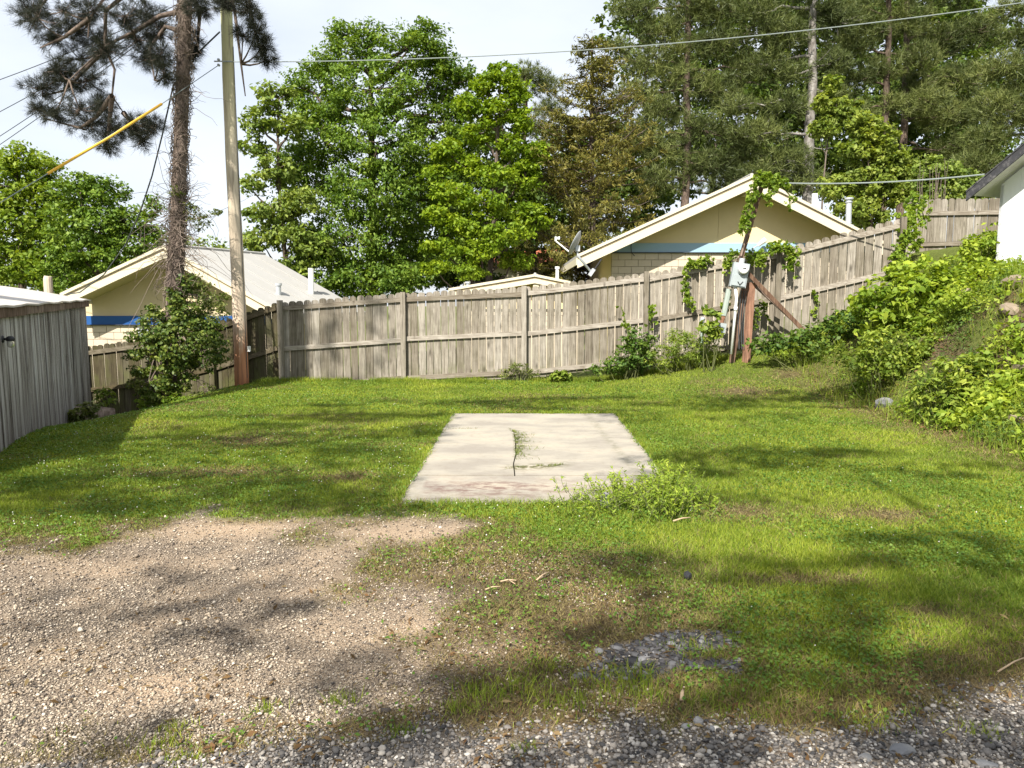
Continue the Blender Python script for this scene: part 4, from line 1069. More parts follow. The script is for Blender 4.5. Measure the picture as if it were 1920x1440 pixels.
# brown cedar
def cedar():
    Y = 29.5; rng = np.random.default_rng(31)
    b = at(1108, 520, Y); g = gz1(b.x, b.y); tz = at(1110, 70, Y)
    root = empty('cedar_tree', (b.x, b.y, g), 0, 'brown-olive cedar with sagging sprays left of the cream house gable', 'tree', BACK)
    mb = MB().tube([(b.x, b.y, g - .3), (b.x + .05, b.y, 3), (b.x - .03, b.y, 6), tuple(tz)], [0.24, 0.19, 0.13, 0.03], 8)
    P = []; Q = []; H = tz.z - g
    for k in range(250):
        t = rng.random() ** 0.8 * 0.96; z = tz.z - 0.2 - t * (H - 1.4)
        rmax = (0.35 + 2.75 * min(1, t * 1.9) ** 0.85) * rng.uniform(0.6, 1.12)
        a = rng.uniform(0, 2 * math.pi); s = np.array([b.x, b.y, z + 0.3])
        e = s + np.array([math.cos(a) * rmax, math.sin(a) * rmax, rng.uniform(-.1, .45) * rmax])
        pts = curve_pts(s, e, (0, 0, -0.10 * rmax), 5); mb.tube(pts, [0.03, .025, .02, .015, .008], 4, False)
        m = int(4 + rmax * 4)
        for q in range(m):
            f = rng.uniform(.3, 1.02); p = s * (1 - f) + e * f + np.array([0, 0, -0.4 * rmax * f * (1 - f)]) + rng.normal(size=3) * [.16, .16, .10]
            P.append(p); w = rng.uniform(.16, .36); Q.append((w, w, w * .55))
    mb.build('trunk', M['bark'], root, True)
    V, Fc = cloud(P, Q, 17, 0.19, 77, up=0.5, out=0.6, aspect=0.22, droop=0.6, jit=0.8)
    link('crown', fast_mesh('crown', V, Fc, M['cedar']), None, root)
cedar()

# pines on the right
def pine(name, label, base_px, Y, r0, blobs, seed, bark='pinebark', topy=-120, lean=0.0, n_tuft=215, nn=16, L=0.34, w=0.013, mat='pine', group=BACK, stubs=6):
    rng = np.random.default_rng(seed)
    b = at(base_px[0], base_px[1], Y); g = gz1(b.x, b.y); t = at(base_px[0] + lean, topy, Y)
    root = empty(name, (b.x, b.y, g), 0, label, 'tree', group)
    C, Rr = pxblobs(blobs, Y)
    path = [np.array([b.x, b.y, g - .3]) * (1 - k / 9) + np.array(t) * (k / 9) + rng.normal(size=3) * [.05, .05, 0] for k in range(10)]
    mb = MB().tube(path, [r0 * (1.15 - 0.65 * k / 9) for k in range(10)], 10)
    zs = np.array([p[2] for p in path]); T = []; A = []
    def trunk_at(z):
        z = np.clip(z, zs[0], zs[-1]); return np.array([np.interp(z, zs, [p[i] for p in path]) for i in range(3)])
    for c, r in zip(C, Rr):
        s = trunk_at(c[2] - 0.1 * np.hypot(*(c[:2] - [b.x, b.y])) + rng.uniform(-.2, .5)); d = np.linalg.norm(c - s)
        pts = curve_pts(s, c, (0, 0, 0.05 * d), 6, 0.03 * d, rng); mb.tube(pts, [r0 * .32 * (1 - .7 * q / 5) for q in range(6)], 5, False)
        n = int(n_tuft * (r[0] * r[1] * r[2]) ** (2 / 3.0)) + 6
        u = unit(rng.normal(size=(n, 3))); p = c + u * (rng.random(n)[:, None] ** .5) * r
        for k in rng.choice(n, min(n, 14), replace=False):
            mb.tube(curve_pts(c, p[k], (0, 0, -.05), 4), [.022, .017, .012, .006], 3, False)
        T.append(p); A.append(unit((p - c) / r + np.array([0, -0.1, 0.7]) + rng.normal(size=(n, 3)) * .3))
    for k in range(stubs):       # dead stubs on the bare trunk
        z = rng.uniform(zs[0] + 2.5, zs[-1] * .7); s = trunk_at(z); a = rng.uniform(0, 6.28); l = rng.uniform(.4, 1.3)
        mb.tube(curve_pts(s, s + np.array([math.cos(a) * l, math.sin(a) * l, rng.uniform(-.2, .4)]), (0, 0, -.1), 4), [.03, .022, .015, .006], 4, False)
    mb.build('trunk', M[bark], root, True)
    T = np.concatenate(T); A = np.concatenate(A)
    V, Fc = needles(T, A, nn, L, w, seed + 9, 0.75)
    link('crown', fast_mesh('crown', V, Fc, M[mat]), None, root)
    return root
pine('pine_tree', 'dark pine whose branches reach highest left of the grey trunk', (1290, 330), 33.0, 0.20,
     [(1190, 20, 45, 28), (1240, 60, 45, 28), (1300, 20, 60, 30), (1350, 80, 55, 30), (1210, 120, 45, 28), (1270, 150, 55, 30), (1340, 170, 50, 30), (1240, 210, 45, 26), (1310, 240, 60, 30), (1240, 280, 45, 28), (1320, 310, 60, 30), (1390, 260, 45, 28), (1400, 130, 45, 30), (1160, 90, 25, 20), (1280, -50, 90, 40), (1360, 20, 50, 28), (1240, 340, 50, 28), (1360, 350, 50, 26), (1290, 90, 50, 26), (1190, 180, 40, 26), (1370, 300, 50, 26), (1200, 250, 40, 26)], 41)
pine('pine_tree', 'tall pine with pale grey bark rising behind the cream house ridge', (1522, 330), 32.0, 0.25,
     [(1430, 20, 50, 28), (1480, 70, 45, 28), (1570, 40, 50, 28), (1440, 120, 40, 26), (1470, 200, 50, 26), (1560, 120, 40, 26), (1420, 250, 55, 26), (1470, 300, 60, 30), (1420, 330, 55, 26), (1510, -50, 110, 40), (1380, 200, 40, 22), (1480, 140, 40, 24), (1560, 180, 40, 22), (1450, 60, 50, 26), (1500, 340, 50, 26), (1540, 20, 40, 26)], 42, bark='greybark', lean=8)
pine('pine_tree', 'slim pine with grey-brown trunk right of the pale barked one', (1660, 320), 34.0, 0.19,
     [(1620, 60, 45, 28), (1700, 40, 50, 28), (1650, 130, 45, 26), (1720, 110, 45, 28), (1600, 150, 40, 24), (1690, -40, 100, 40), (1740, 190, 40, 26), (1610, 210, 35, 20), (1590, 90, 45, 26), (1680, 200, 40, 24), (1600, 20, 50, 28), (1640, 260, 40, 20)], 43, bark='bark', lean=14)
pine('pine_tree', 'slim pine with reddish trunk standing close to the grey-brown one', (1700, 300), 36.0, 0.20,
     [(1760, 80, 50, 30), (1800, 150, 55, 30), (1770, 220, 55, 30), (1830, 60, 50, 28), (1720, 160, 40, 28), (1840, 210, 50, 30), (1800, 280, 50, 26), (1790, -30, 100, 40)], 44, bark='pinebark', lean=8)
pine('pine_tree', 'broad dark pine at the far right above the white house roof', (1960, 330), 31.0, 0.24,
     [(1880, 130, 55, 30), (1930, 70, 50, 30), (1870, 200, 50, 30), (1910, 230, 60, 30), (1850, 260, 45, 24), (1950, 160, 60, 40), (1830, 310, 50, 24), (1900, 20, 40, 22), (1880, 320, 40, 20)], 45)
pine('pine_tree', 'small distant pine top showing between the bright tree and the cedar', (985, 400), 46.0, 0.18,
     [(985, 140, 40, 20), (1020, 160, 35, 22), (970, 185, 25, 18), (1030, 205, 35, 20), (1000, 240, 35, 22)], 46, topy=140, stubs=0)
# deciduous wood behind the pines
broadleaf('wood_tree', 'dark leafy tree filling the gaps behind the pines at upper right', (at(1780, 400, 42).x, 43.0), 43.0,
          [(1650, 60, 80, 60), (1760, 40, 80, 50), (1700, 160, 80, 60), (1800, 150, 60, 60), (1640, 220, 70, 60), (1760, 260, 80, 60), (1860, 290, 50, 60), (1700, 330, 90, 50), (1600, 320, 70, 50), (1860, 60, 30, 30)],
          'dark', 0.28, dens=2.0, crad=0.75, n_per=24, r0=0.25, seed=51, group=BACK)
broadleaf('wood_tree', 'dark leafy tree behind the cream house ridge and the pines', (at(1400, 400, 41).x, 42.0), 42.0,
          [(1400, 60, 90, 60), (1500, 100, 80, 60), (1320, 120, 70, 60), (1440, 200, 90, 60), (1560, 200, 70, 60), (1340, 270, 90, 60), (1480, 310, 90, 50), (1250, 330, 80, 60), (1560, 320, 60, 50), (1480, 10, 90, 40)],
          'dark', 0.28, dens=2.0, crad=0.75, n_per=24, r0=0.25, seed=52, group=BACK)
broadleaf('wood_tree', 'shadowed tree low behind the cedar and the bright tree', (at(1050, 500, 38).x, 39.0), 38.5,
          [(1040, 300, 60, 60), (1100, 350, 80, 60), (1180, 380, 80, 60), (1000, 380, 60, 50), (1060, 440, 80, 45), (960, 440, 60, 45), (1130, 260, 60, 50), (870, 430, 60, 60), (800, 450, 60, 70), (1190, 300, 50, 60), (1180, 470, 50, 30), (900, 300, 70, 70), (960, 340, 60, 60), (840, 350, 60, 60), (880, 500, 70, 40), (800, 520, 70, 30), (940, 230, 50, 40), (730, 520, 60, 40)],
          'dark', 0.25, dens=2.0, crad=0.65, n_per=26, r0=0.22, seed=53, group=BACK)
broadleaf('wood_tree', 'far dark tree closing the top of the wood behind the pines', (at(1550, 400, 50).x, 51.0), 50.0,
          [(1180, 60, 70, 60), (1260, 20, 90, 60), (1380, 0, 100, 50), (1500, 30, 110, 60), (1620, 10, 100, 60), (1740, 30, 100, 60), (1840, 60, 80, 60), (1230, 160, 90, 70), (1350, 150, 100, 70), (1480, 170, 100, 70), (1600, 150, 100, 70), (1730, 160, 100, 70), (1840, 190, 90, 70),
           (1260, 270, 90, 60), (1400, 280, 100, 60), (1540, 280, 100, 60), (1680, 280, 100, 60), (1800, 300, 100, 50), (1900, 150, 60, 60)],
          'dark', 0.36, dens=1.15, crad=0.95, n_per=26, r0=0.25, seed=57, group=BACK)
# saplings
broadleaf('sapling', 'pale green sapling climbing beside the pale grey trunk', (at(1570, 420, 26).x, 27.0), 26.5,
          [(1562, 160, 16, 22), (1565, 205, 26, 24), (1585, 215, 28, 16), (1550, 240, 28, 18), (1545, 190, 16, 16), (1600, 200, 14, 10), (1535, 245, 16, 12)], 'sapling', 0.15, dens=2.2, crad=0.22, n_per=22, r0=0.06, seed=54, group=BACK, twigs=30)
broadleaf('sapling', 'bushy bright sapling right of the cream house roof', (at(1640, 440, 25).x, 25.5), 25.0,
          [(1620, 235, 26, 22), (1640, 260, 36, 24), (1610, 285, 36, 22), (1660, 300, 44, 24), (1690, 320, 36, 24), (1620, 340, 44, 26), (1570, 350, 30, 26), (1660, 365, 46, 26), (1600, 390, 44, 24), (1710, 350, 34, 26), (1630, 410, 40, 16)], 'sapling', 0.16, dens=2.2, crad=0.30, n_per=26, r0=0.08, seed=55, group=BACK)
broadleaf('sapling', 'grey-green sapling above the upper fence section', (at(1790, 430, 23).x, 23.5), 23.0,
          [(1745, 310, 22, 18), (1730, 340, 28, 22), (1780, 330, 36, 24), (1820, 345, 30, 22), (1770, 360, 46, 22), (1840, 360, 26, 18), (1740, 375, 36, 18), (1800, 380, 44, 14)], 'oak_light', 0.12, dens=2.4, crad=0.26, n_per=22, r0=0.05, seed=56, group=BACK)
def bare_sapling():
    rng = np.random.default_rng(3); b = at(1750, 400, 21); g = gz1(b.x, b.y); mb = MB()
    for k in range(16):
        e = at(1750 + rng.uniform(-30, 30), 290 + rng.uniform(0, 50), 21 + rng.uniform(-.4, .4)); mb.tube(curve_pts((b.x + rng.uniform(-.1, .1), b.y, g), e, rng.normal(size=3) * .15, 7), [.02, .018, .016, .013, .01, .008, .004], 4, False)
    tag(mb.build('bare_sapling', M['deadvine']), 'leafless pale stems standing behind the upper fence section', 'sapling')
bare_sapling()

# ------------------------------------------------------------------ the near pine with ivy
def near_pine():
    rng = np.random.default_rng(61); Y = 13.3
    b = at(322, 745, Y); g = gz1(b.x, b.y)
    root = empty('pine_tree', (b.x, b.y, g), 0, 'near pine with dark hanging needles and vine-wrapped trunk left of the pole', 'tree')
    path = [at(318, 760, Y), at(323, 640, Y), at(328, 520, Y), at(334, 400, Y), at(338, 280, Y), at(343, 140, Y), at(348, 0, Y), at(352, -160, Y), at(356, -420, Y)]
    rad = [0.19, 0.145, 0.13, 0.12, 0.115, 0.112, 0.11, 0.10, 0.08]
    path[0].z = g - 0.25
    mb = MB().tube(path, rad, 14)
    # limbs: arch out above the picture and hang down into it
    limbs = [[(350, -60), (270, -70), (200, -10), (168, 35), (165, 70)], [(350, -60), (260, -30), (198, 20), (197, 90), (215, 130), (210, 180), (232, 212)],
             [(345, 20), (300, 30), (250, 60), (200, 85), (130, 150)], [(350, -80), (200, -90), (110, -30), (70, 20), (60, 50)], [(344, 60), (310, 50), (280, 90), (290, 150)],
             [(350, -70), (430, -70), (465, -10), (478, 60), (492, 110)], [(352, -100), (420, -60), (440, 20), (452, 120), (460, 180)], [(350, -30), (375, 20), (370, 90), (362, 115)],
             [(197, 90), (160, 130), (120, 170), (80, 180)], [(210, 180), (180, 220), (150, 240), (95, 225)], [(232, 212), (250, 235), (290, 240)], [(210, 180), (205, 230), (200, 280)], [(168, 35), (120, 70), (75, 90)]]
    L3 = []
    for k, l in enumerate(limbs):
        dy = [0, .5, -.7, .6, -.4, .3, -.4, .2, 0, .3, .1, 0, -.5][k]
        pts = [at(px, py, Y + dy * i / (len(l) - 1) + (0.35 if i else 0)) for i, (px, py) in enumerate(l)]
        mb.tube(pts, [0.05 * (1 - 0.8 * i / (len(l) - 1)) for i in range(len(l))], 6, False); L3.append(pts)
    bl = [(70, 35, 36, 28), (105, 70, 30, 24), (60, 20, 25, 20), (120, 20, 40, 22), (175, 20, 30, 25), (150, 60, 30, 22), (150, 110, 28, 22), (185, 75, 26, 20), (235, 30, 36, 26), (275, 25, 30, 25), (260, 75, 32, 22), (300, 60, 26, 26),
          (80, 165, 30, 16), (120, 150, 34, 20), (110, 130, 26, 18), (165, 150, 28, 18), (200, 95, 22, 22), (70, 205, 16, 8), (100, 215, 22, 10), (150, 205, 40, 18), (190, 195, 22, 16), (170, 235, 40, 18), (215, 240, 28, 16), (200, 270, 18, 16),
          (250, 235, 34, 14), (285, 235, 20, 12), (265, 260, 12, 18), (280, 110, 22, 18), (310, 140, 14, 14), (300, 105, 18, 20), (365, 85, 12, 22), (355, 110, 10, 14), (468, 15, 16, 22), (482, 55, 14, 22), (492, 90, 16, 18), (500, 112, 14, 10), (455, 65, 12, 10), (375, 15, 25, 12), (420, 5, 30, 12),
          (100, -60, 110, 36), (240, -70, 100, 36)]
    C, Rr = pxblobs([q[:4] + (float(rng.uniform(-.6, .8)),) for q in bl], Y)
    T = []; A = []
    LP = np.array([tuple(p) for l in L3 for p in l])
    for i, (c, r) in enumerate(zip(C, Rr)):
        n = int(95 * (r[0] * r[2]) ** .75 / 0.12) if i < 39 else 40
        n = max(16, min(n, 60)); r = r * 1.2
        u = unit(rng.normal(size=(n, 3))); p = c + u * (rng.random(n)[:, None] ** .5) * r
        j = np.argmin(((LP - c) ** 2).sum(1)); s = LP[j]
        mb.tube(curve_pts(s, c, (0, 0, -.05), 4), [.02, .016, .012, .01], 4, False)
        for k in rng.choice(n, min(n, 26), replace=False): mb.tube(curve_pts(c, p[k], (0, 0, -.02), 3), [.008, .006, .004], 3, False)
        T.append(p); A.append(unit((p - c) / r * .9 + np.array([0, 0, -0.05]) + rng.normal(size=(n, 3)) * .4))
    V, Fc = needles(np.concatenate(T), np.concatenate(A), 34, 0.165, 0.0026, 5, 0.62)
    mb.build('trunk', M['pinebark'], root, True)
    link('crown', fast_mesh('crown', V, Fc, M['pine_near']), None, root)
    # dead vine tangle round the trunk
    vroot = empty('dead_vine', tuple(path[1]), 0, 'tangle of dead brown vines wrapped up the near pine trunk', 'vine')
    def tpt(py): 
        ys = [760, 640, 520, 400, 280, 140, 0, -160]; k = np.interp(py, ys[::-1], list(range(8))[::-1]); i = min(6, int(k)); f = k - i
        return path[i] * (1 - f) + path[i + 1] * f
    wrap = MB(); loose = MB()
    for k in range(520):
        py = rng.uniform(-40, 590); a = rng.uniform(0, 6.28); da = rng.normal() * 2.2; l = rng.uniform(8, 60); pts = []
        for i in range(6):
            c = tpt(py - l * i / 5); r = 0.118 + rng.uniform(0, .04) + (0.05 if rng.random() < .15 else 0); t = a + da * i / 5 + rng.normal() * .18
            pts.append(c + Vector((math.cos(t) * r, math.sin(t) * r, rng.normal() * .02)))
        wrap.tube(pts, rng.uniform(.003, .008), 3, False)
    for k in range(620):
        py = rng.uniform(-20, 560) if rng.random() < .6 else rng.uniform(350, 520); c = tpt(py); a = rng.uniform(0, 6.28); out = rng.gamma(2.0, .13) * (1.5 if 360 < py < 540 else .75)
        s = c + Vector((math.cos(a), math.sin(a), 0)) * .11; pts = [s]; p = s.copy(); d = Vector((math.cos(a), math.sin(a) * .7, rng.normal() * .6)).normalized()
        for i in range(5):
            d = (d + Vector(tuple(rng.normal(size=3) * .45)) - Vector((0, 0, .12))).normalized(); p = p + d * out / 4; pts.append(p.copy())
        loose.tube(pts, [.0055, .005, .0045, .004, .003, .002], 3, False)
    tag(wrap.build('trunk_wrap', M['deadvine'], vroot), kind='stuff'); tag(loose.build('loose_twigs', M['deadvine'], vroot), kind='stuff')
    # living ivy
    ib = empty('ivy_bush', (b.x, b.y, g), 0, 'thick glossy ivy bush swallowing the base of the near pine', 'ivy')
    C, Rr = pxblobs([(335, 640, 55, 50, -.3), (385, 655, 36, 40, -.2), (300, 620, 34, 34, -.2), (330, 700, 30, 36, -.35), (300, 735, 34, 20, -.4), (360, 610, 40, 30, .1), (280, 650, 24, 24), (345, 590, 30, 26, -.1), (405, 620, 16, 22), (268, 690, 16, 22, -.1), (330, 560, 14, 26, -.15), (255, 630, 14, 12), (350, 530, 12, 20, -.1), (290, 585, 16, 14), (245, 665, 10, 10)], Y)
    P, Q = fill_clumps(C, Rr * 1.06, 3.0, 0.12, 71, .5)
    V, Fc = cloud(P, Q, 19, 0.062, 72, up=.35, out=.9, aspect=.7, jit=.65)
    link('ivy_leaves', fast_mesh('ivy_leaves', V, Fc, M['ivy']), None, ib)
    sm = MB()
    for k in range(60):
        i = rng.integers(len(P)); s = tpt(rng.uniform(560, 740)); sm.tube(curve_pts(s, P[i], rng.normal(size=3) * .05, 4), [.012, .01, .008, .004], 3, False)
    tag(sm.build('ivy_stems', M['deadvine'], ib), kind='stuff')
    hs = empty('honeysuckle', (b.x + .3, b.y, g), 0, 'paler feathery climber above the ivy on the near pine, right side', 'climber')
    C, Rr = pxblobs([(380, 560, 30, 30, .1), (400, 585, 28, 30, .1), (365, 535, 22, 22, .1), (275, 600, 18, 14, -.2), (262, 725, 22, 18, -.4), (385, 735, 22, 16, -.2), (415, 560, 15, 18, .1), (350, 395, 16, 16), (372, 415, 18, 24), (330, 360, 12, 12, -.15), (408, 400, 8, 14)], Y)
    P, Q = fill_clumps(C, Rr, 2.6, 0.10, 73, .3)
    V, Fc = cloud(P, Q, 12, 0.055, 74, up=.5, out=.5, aspect=.5)
    link('leaves', fast_mesh('leaves', V, Fc, M['ivy2']), None, hs)
    sm = MB()
    for k in range(50):
        i = rng.integers(len(P)); pyy = 720 - (P[i][2] - (-.2)) * F / Y * 0.9; s = tpt(np.clip(pyy, 350, 740)); sm.tube(curve_pts(s, P[i], rng.normal(size=3) * .08, 4), [.008, .007, .005, .003], 3, False)
    tag(sm.build('stems', M['deadvine'], hs), kind='stuff')
near_pine()

# ================================================================== SHADE: trees standing behind and beside the viewpoint
def shade_trees():
    rng = np.random.default_rng(81); ts = np.array(TO_SUN)
    E = []   # lawn areas under the trees' shade: (x0, x1, y0, y1, how many sprays per square metre, height)
    def rect(px0, py0, px1, py1, dn, h, fine=False):
        a = gp(px0, py0); c = gp(px1, py1); y0 = min(a[1], c[1]); y1 = max(a[1], c[1]); ym = (y0 + y1) / 2
        E.append(((px0 - 960) / F * ym, (px1 - 960) / F * ym, y0, y1, dn, h, fine))
    SHADE(rect)
    P = []; Q = []
    for (x0, x1, y0, y1, dn, h, fine) in E:
        n = int(.52 * dn * (x1 - x0) * (y1 - y0)) + 1
        gx = rng.uniform(x0, x1, n); gy = rng.uniform(y0, y1, n); hh = h + rng.uniform(-.8, 1.6, n)
        keep = fbm(gx * 0.8, gy * 1.6, 91, 3) > (0.30 if fine else 0.36)
        p = np.stack([gx, gy, np.zeros(n)], 1) + ts[None] * (hh / ts[2])[:, None]
        P.append(p[keep]); s = rng.uniform(.09, .17, keep.sum()) if fine else rng.uniform(.22, .42, keep.sum()); Q.append(np.stack([s * 2.0, s * .75, s * .45], 1))
    P = np.concatenate(P); Q = np.concatenate(Q)
    bases = [(-9.0, -3.4, 'shade tree standing out of view behind the viewpoint to the left'), (0.6, -5.5, 'shade tree standing out of view behind the viewpoint')]
    own = np.argmin(np.stack([((P[:, :2] - np.array(bs[:2])) ** 2).sum(1) for bs in bases], 1), 1)
    for k, (bx, by, lab) in enumerate(bases):
        p = P[own == k]; q = Q[own == k]; g = gz1(bx, by)
        root = empty('shade_tree', (bx, by, g), 0, lab, 'tree')
        mb = MB().tube([(bx, by, -.3), (bx + .1, by, 3), (bx, by + .1, 7), (bx + .1, by + .2, 11)], [.30, .24, .18, .06], 10)
        order = rng.permutation(len(p))[:26]
        for i in order:
            s = np.array([bx, by, np.clip(p[i][2] - .35 * np.hypot(p[i][0] - bx, p[i][1] - by), 3.8, 10)])
            pts = np.array(curve_pts(s, p[i], (0, 0, .3), 9, .06, rng)); fall = pts - ts[None] * (pts[:, 2:3] / ts[2])
            if (sdpoly(fall[:, 0], fall[:, 1], SLAB) > -.35).any() or (sdpoly(fall[:, 0], fall[:, 1], GRAVEL) > .1).sum() > 3: continue      # the pad and the gravel lie in broken light
            mb.tube([pts[j] for j in range(9)], [.024 - .0022 * j for j in range(9)], 4, False)
        mb.build('trunk', M['bark'], root, True)
        nn = np.where(q[:, 0] < .36, 8, 34); V, Fc = cloud(p, q, nn, 0.12, 90 + k, up=.6, out=.3)
        link('crown', fast_mesh('crown', V, Fc, M['oak']), None, root)
    # straight trunk beyond the left edge whose shadow stands on the fence corner
    bx, by = -8.55, 4.3
    root = empty('shade_pine', (bx, by, gz1(bx, by)), 0, 'tall pine standing out of view beyond the left edge', 'tree')
    MB().tube([(bx, by, -.4), (bx, by, 5), (bx + .1, by, 10), (bx + .1, by, 15)], [.32, .28, .27, .2], 10).build('trunk', M['pinebark'], root, True)
    n = 260; u = unit(rng.normal(size=(n, 3))); p = np.array([bx, by, 14.0]) + u * rng.random(n)[:, None] ** .5 * [2.4, 2.4, 1.6]
    V, Fc = needles(p, unit(u + [0, 0, .5]), 16, .3, .01, 4)
    link('crown', fast_mesh('crown', V, Fc, M['pine']), None, root)
def SHADE(rect):
    rect(560, 792, 850, 752, 13, 9.0); rect(900, 772, 1640, 745, 14, 9.0); rect(1160, 800, 1560, 772, 5, 9.0)
    rect(120, 858, 800, 800, 9, 9.5); rect(300, 800, 640, 770, 5, 9.0); rect(-40, 965, 760, 893, 16, 9.0); rect(-20, 965, 800, 800, 26, 9.5, True)
    rect(1230, 896, 1640, 838, 20, 8.5); rect(1500, 900, 1920, 868, 7, 8.5); rect(1380, 945, 1700, 918, 3.5, 8.0)
    rect(1500, 1060, 1960, 1003, 6, 10.0); rect(1040, 1250, 1980, 1040, 75, 12.0, True); rect(760, 1440, 2040, 1240, 95, 10.5, True); rect(900, 1440, 2000, 1320, 3, 10.0)
    rect(-60, 1230, 620, 1060, 26, 10.5, True); rect(400, 1320, 740, 1210, 40, 10.0, True); rect(-100, 1440, 800, 1345, 50, 10.0, True)
shade_trees()

# ================================================================== CLIMBERS ON FENCE AND MAST
def climber(name, label, paths, rad_px, leaf, mat, seed, n=60, per=8, stem=True, cat='vine'):
    rng = np.random.default_rng(seed); P = []; Q = []; mb = MB()
    for path, k in paths:
        pts = [at(*p) for p in path]; L = np.array([tuple(p) for p in pts])
        cum = np.concatenate([[0], np.cumsum(np.linalg.norm(np.diff(L, axis=0), axis=1))])
        m = int(n * k)
        s = rng.uniform(0, cum[-1], m)
        c = np.stack([np.interp(s, cum, L[:, i]) for i in range(3)], 1); r = rad_px * mpp(pts[0].y)
        P.append(c + rng.normal(size=(m, 3)) * [r * .6, r * .35, r * .6] + [0, -r * .3, 0]); q = rng.uniform(.5, 1.1, m) * r * .6; Q.append(np.stack([q, q * .7, q], 1))
        mb.tube([Vector(tuple(p)) for p in L], 0.012, 4, False)
    root = empty(name, tuple(at(*paths[0][0][0])), 0, label, cat)
    V, Fc = cloud(np.concatenate(P), np.concatenate(Q), per, leaf, seed, up=.35, out=.4, aspect=.7, jit=.6, droop=.6)
    V[:, 1] -= 0.0
    link('leaves', fast_mesh('leaves', V, Fc, M[mat]), None, root)
    mb.build('stem', M['stem'], root)
Yv = 13.35
climber('creeper', 'bright green creeper smothering the top of the leaning meter mast', [([(1425, 330, Yv), (1440, 340, Yv), (1465, 340, Yv)], 1.5), ([(1424, 335, Yv), (1408, 375, Yv), (1396, 420, Yv), (1390, 436, Yv)], .9), ([(1440, 340, Yv), (1452, 348, Yv), (1440, 375, Yv)], .3), ([(1462, 345, Yv), (1480, 365, Yv), (1482, 395, Yv)], .12)], 9, 0.06, 'vine', 101, 100, 11)
climber('creeper', 'creeper strand hanging down the fence left of the meter box', [([(1288, 492, 14.2), (1310, 496, 14.2), (1330, 484, 14.2)], 1.0), ([(1290, 500, 14.2), (1284, 530, 14.2), (1290, 560, 14.2), (1302, 578, 14.2)], .9)], 7, 0.06, 'vine', 102, 70, 9)
climber('creeper', 'creeper tuft pressed behind the meter box on the fence top', [([(1362, 505, 14.0), (1370, 480, 14.0), (1386, 474, 14.0), (1400, 480, 14.0)], 1.0)], 9, 0.06, 'vine', 103, 60, 9)
climber('creeper', 'creeper draped over the fence post right of the meter box', [([(1408, 478, 13.9), (1425, 480, 13.9), (1422, 500, 13.9)], .8), ([(1440, 470, 13.8), (1455, 462, 13.8), (1480, 468, 13.8), (1492, 480, 13.8)], 1.2), ([(1480, 480, 13.8), (1482, 505, 13.8)], .5)], 9, 0.062, 'vine', 104, 75, 9)
climber('creeper', 'tall creeper climbing the post of the upper fence section', [([(1690, 500, 13.3), (1695, 440, 13.4), (1700, 400, 14.5)], 1.2), ([(1715, 470, 14.8), (1712, 400, 15.0), (1712, 370, 15.2), (1725, 385, 15.5), (1735, 415, 15.6)], 1.4), ([(1680, 470, 13.3), (1685, 520, 13.2)], .8)], 12, 0.07, 'vine', 105, 85, 10)
climber('creeper', 'thin creeper sprig on the sloping fence boards', [([(1526, 548, 13.85), (1530, 565, 13.85), (1526, 590, 13.85)], 1.0)], 5, 0.07, 'vine', 106, 18, 6)
climber('creeper', 'sparse creeper low on the fence behind the red-brown post', [([(1415, 580, 13.9), (1430, 570, 13.9), (1434, 590, 13.9)], 1.0), ([(1412, 610, 13.9), (1425, 590, 13.9)], .6)], 9, 0.06, 'vine', 107, 22, 6)
climber('creeper', 'creeper shoots climbing the fence post left of the meter', [([(1222, 600, 14.2), (1224, 570, 14.2), (1218, 620, 14.2)], .8), ([(1165, 575, 14.3), (1172, 600, 14.2), (1180, 640, 14.1)], .5), ([(1360, 560, 13.7), (1352, 600, 13.7)], .7)], 8, 0.07, 'vine', 108, 26, 6)

# ================================================================== SHRUBS AND WEEDS
def shrub(name, label, blobs, Y, mat, leaf, seed, crad=.16, dens=2.6, n_per=14, aspect=.55, stems=24, cat='shrub', shell=.45, **kw):
    rng = np.random.default_rng(seed); C, Rr = pxblobs(blobs, Y); P, Q = fill_clumps(C, Rr, dens, crad, seed, shell)
    P[:, 2] = np.maximum(P[:, 2], gz(P[:, 0], P[:, 1]) + .03)
    cx, cy = C[:, 0].mean(), C[:, 1].mean(); g = gz1(cx, cy)
    root = empty(name, (cx, cy, g), 0, label, cat)
    V, Fc = cloud(P, Q, n_per, leaf, seed + 1, aspect=aspect, center=(cx, cy, g), **kw)
    link('leaves', fast_mesh('leaves', V, Fc, M[mat]), None, root)
    mb = MB()
    for k in range(stems):
        i = rng.integers(len(P)); bx = cx + (P[i][0] - cx) * .45 + rng.normal() * .05; by = cy + (P[i][1] - cy) * .45 + rng.normal() * .05
        mb.tube(curve_pts((bx, by, gz1(bx, by) - .03), P[i], rng.normal(size=3) * .04, 5), [.01, .009, .007, .005, .003], 4, False)
    tag(mb.build('stems', M['stem'], root), kind='stuff')
    return root
shrub('leafy_shrub', 'large bright leafy shrub arching over the bank below the sloping fence', [(1690, 560, 70, 50), (1640, 560, 40, 36), (1750, 560, 50, 44), (1720, 510, 60, 34), (1650, 600, 44, 30), (1720, 610, 60, 30), (1785, 540, 34, 32), (1780, 590, 40, 30)], 11.9, 'shrub', .115, 121, .17, 2.6, 15, .62)
shrub('leafy_shrub', 'upright bright shrub against the white house wall', [(1835, 470, 34, 30), (1855, 500, 26, 34), (1815, 500, 30, 26), (1850, 445, 16, 26), (1835, 520, 36, 22)], 12.2, 'shrub', .085, 122, .13, 2.6, 14, .55)
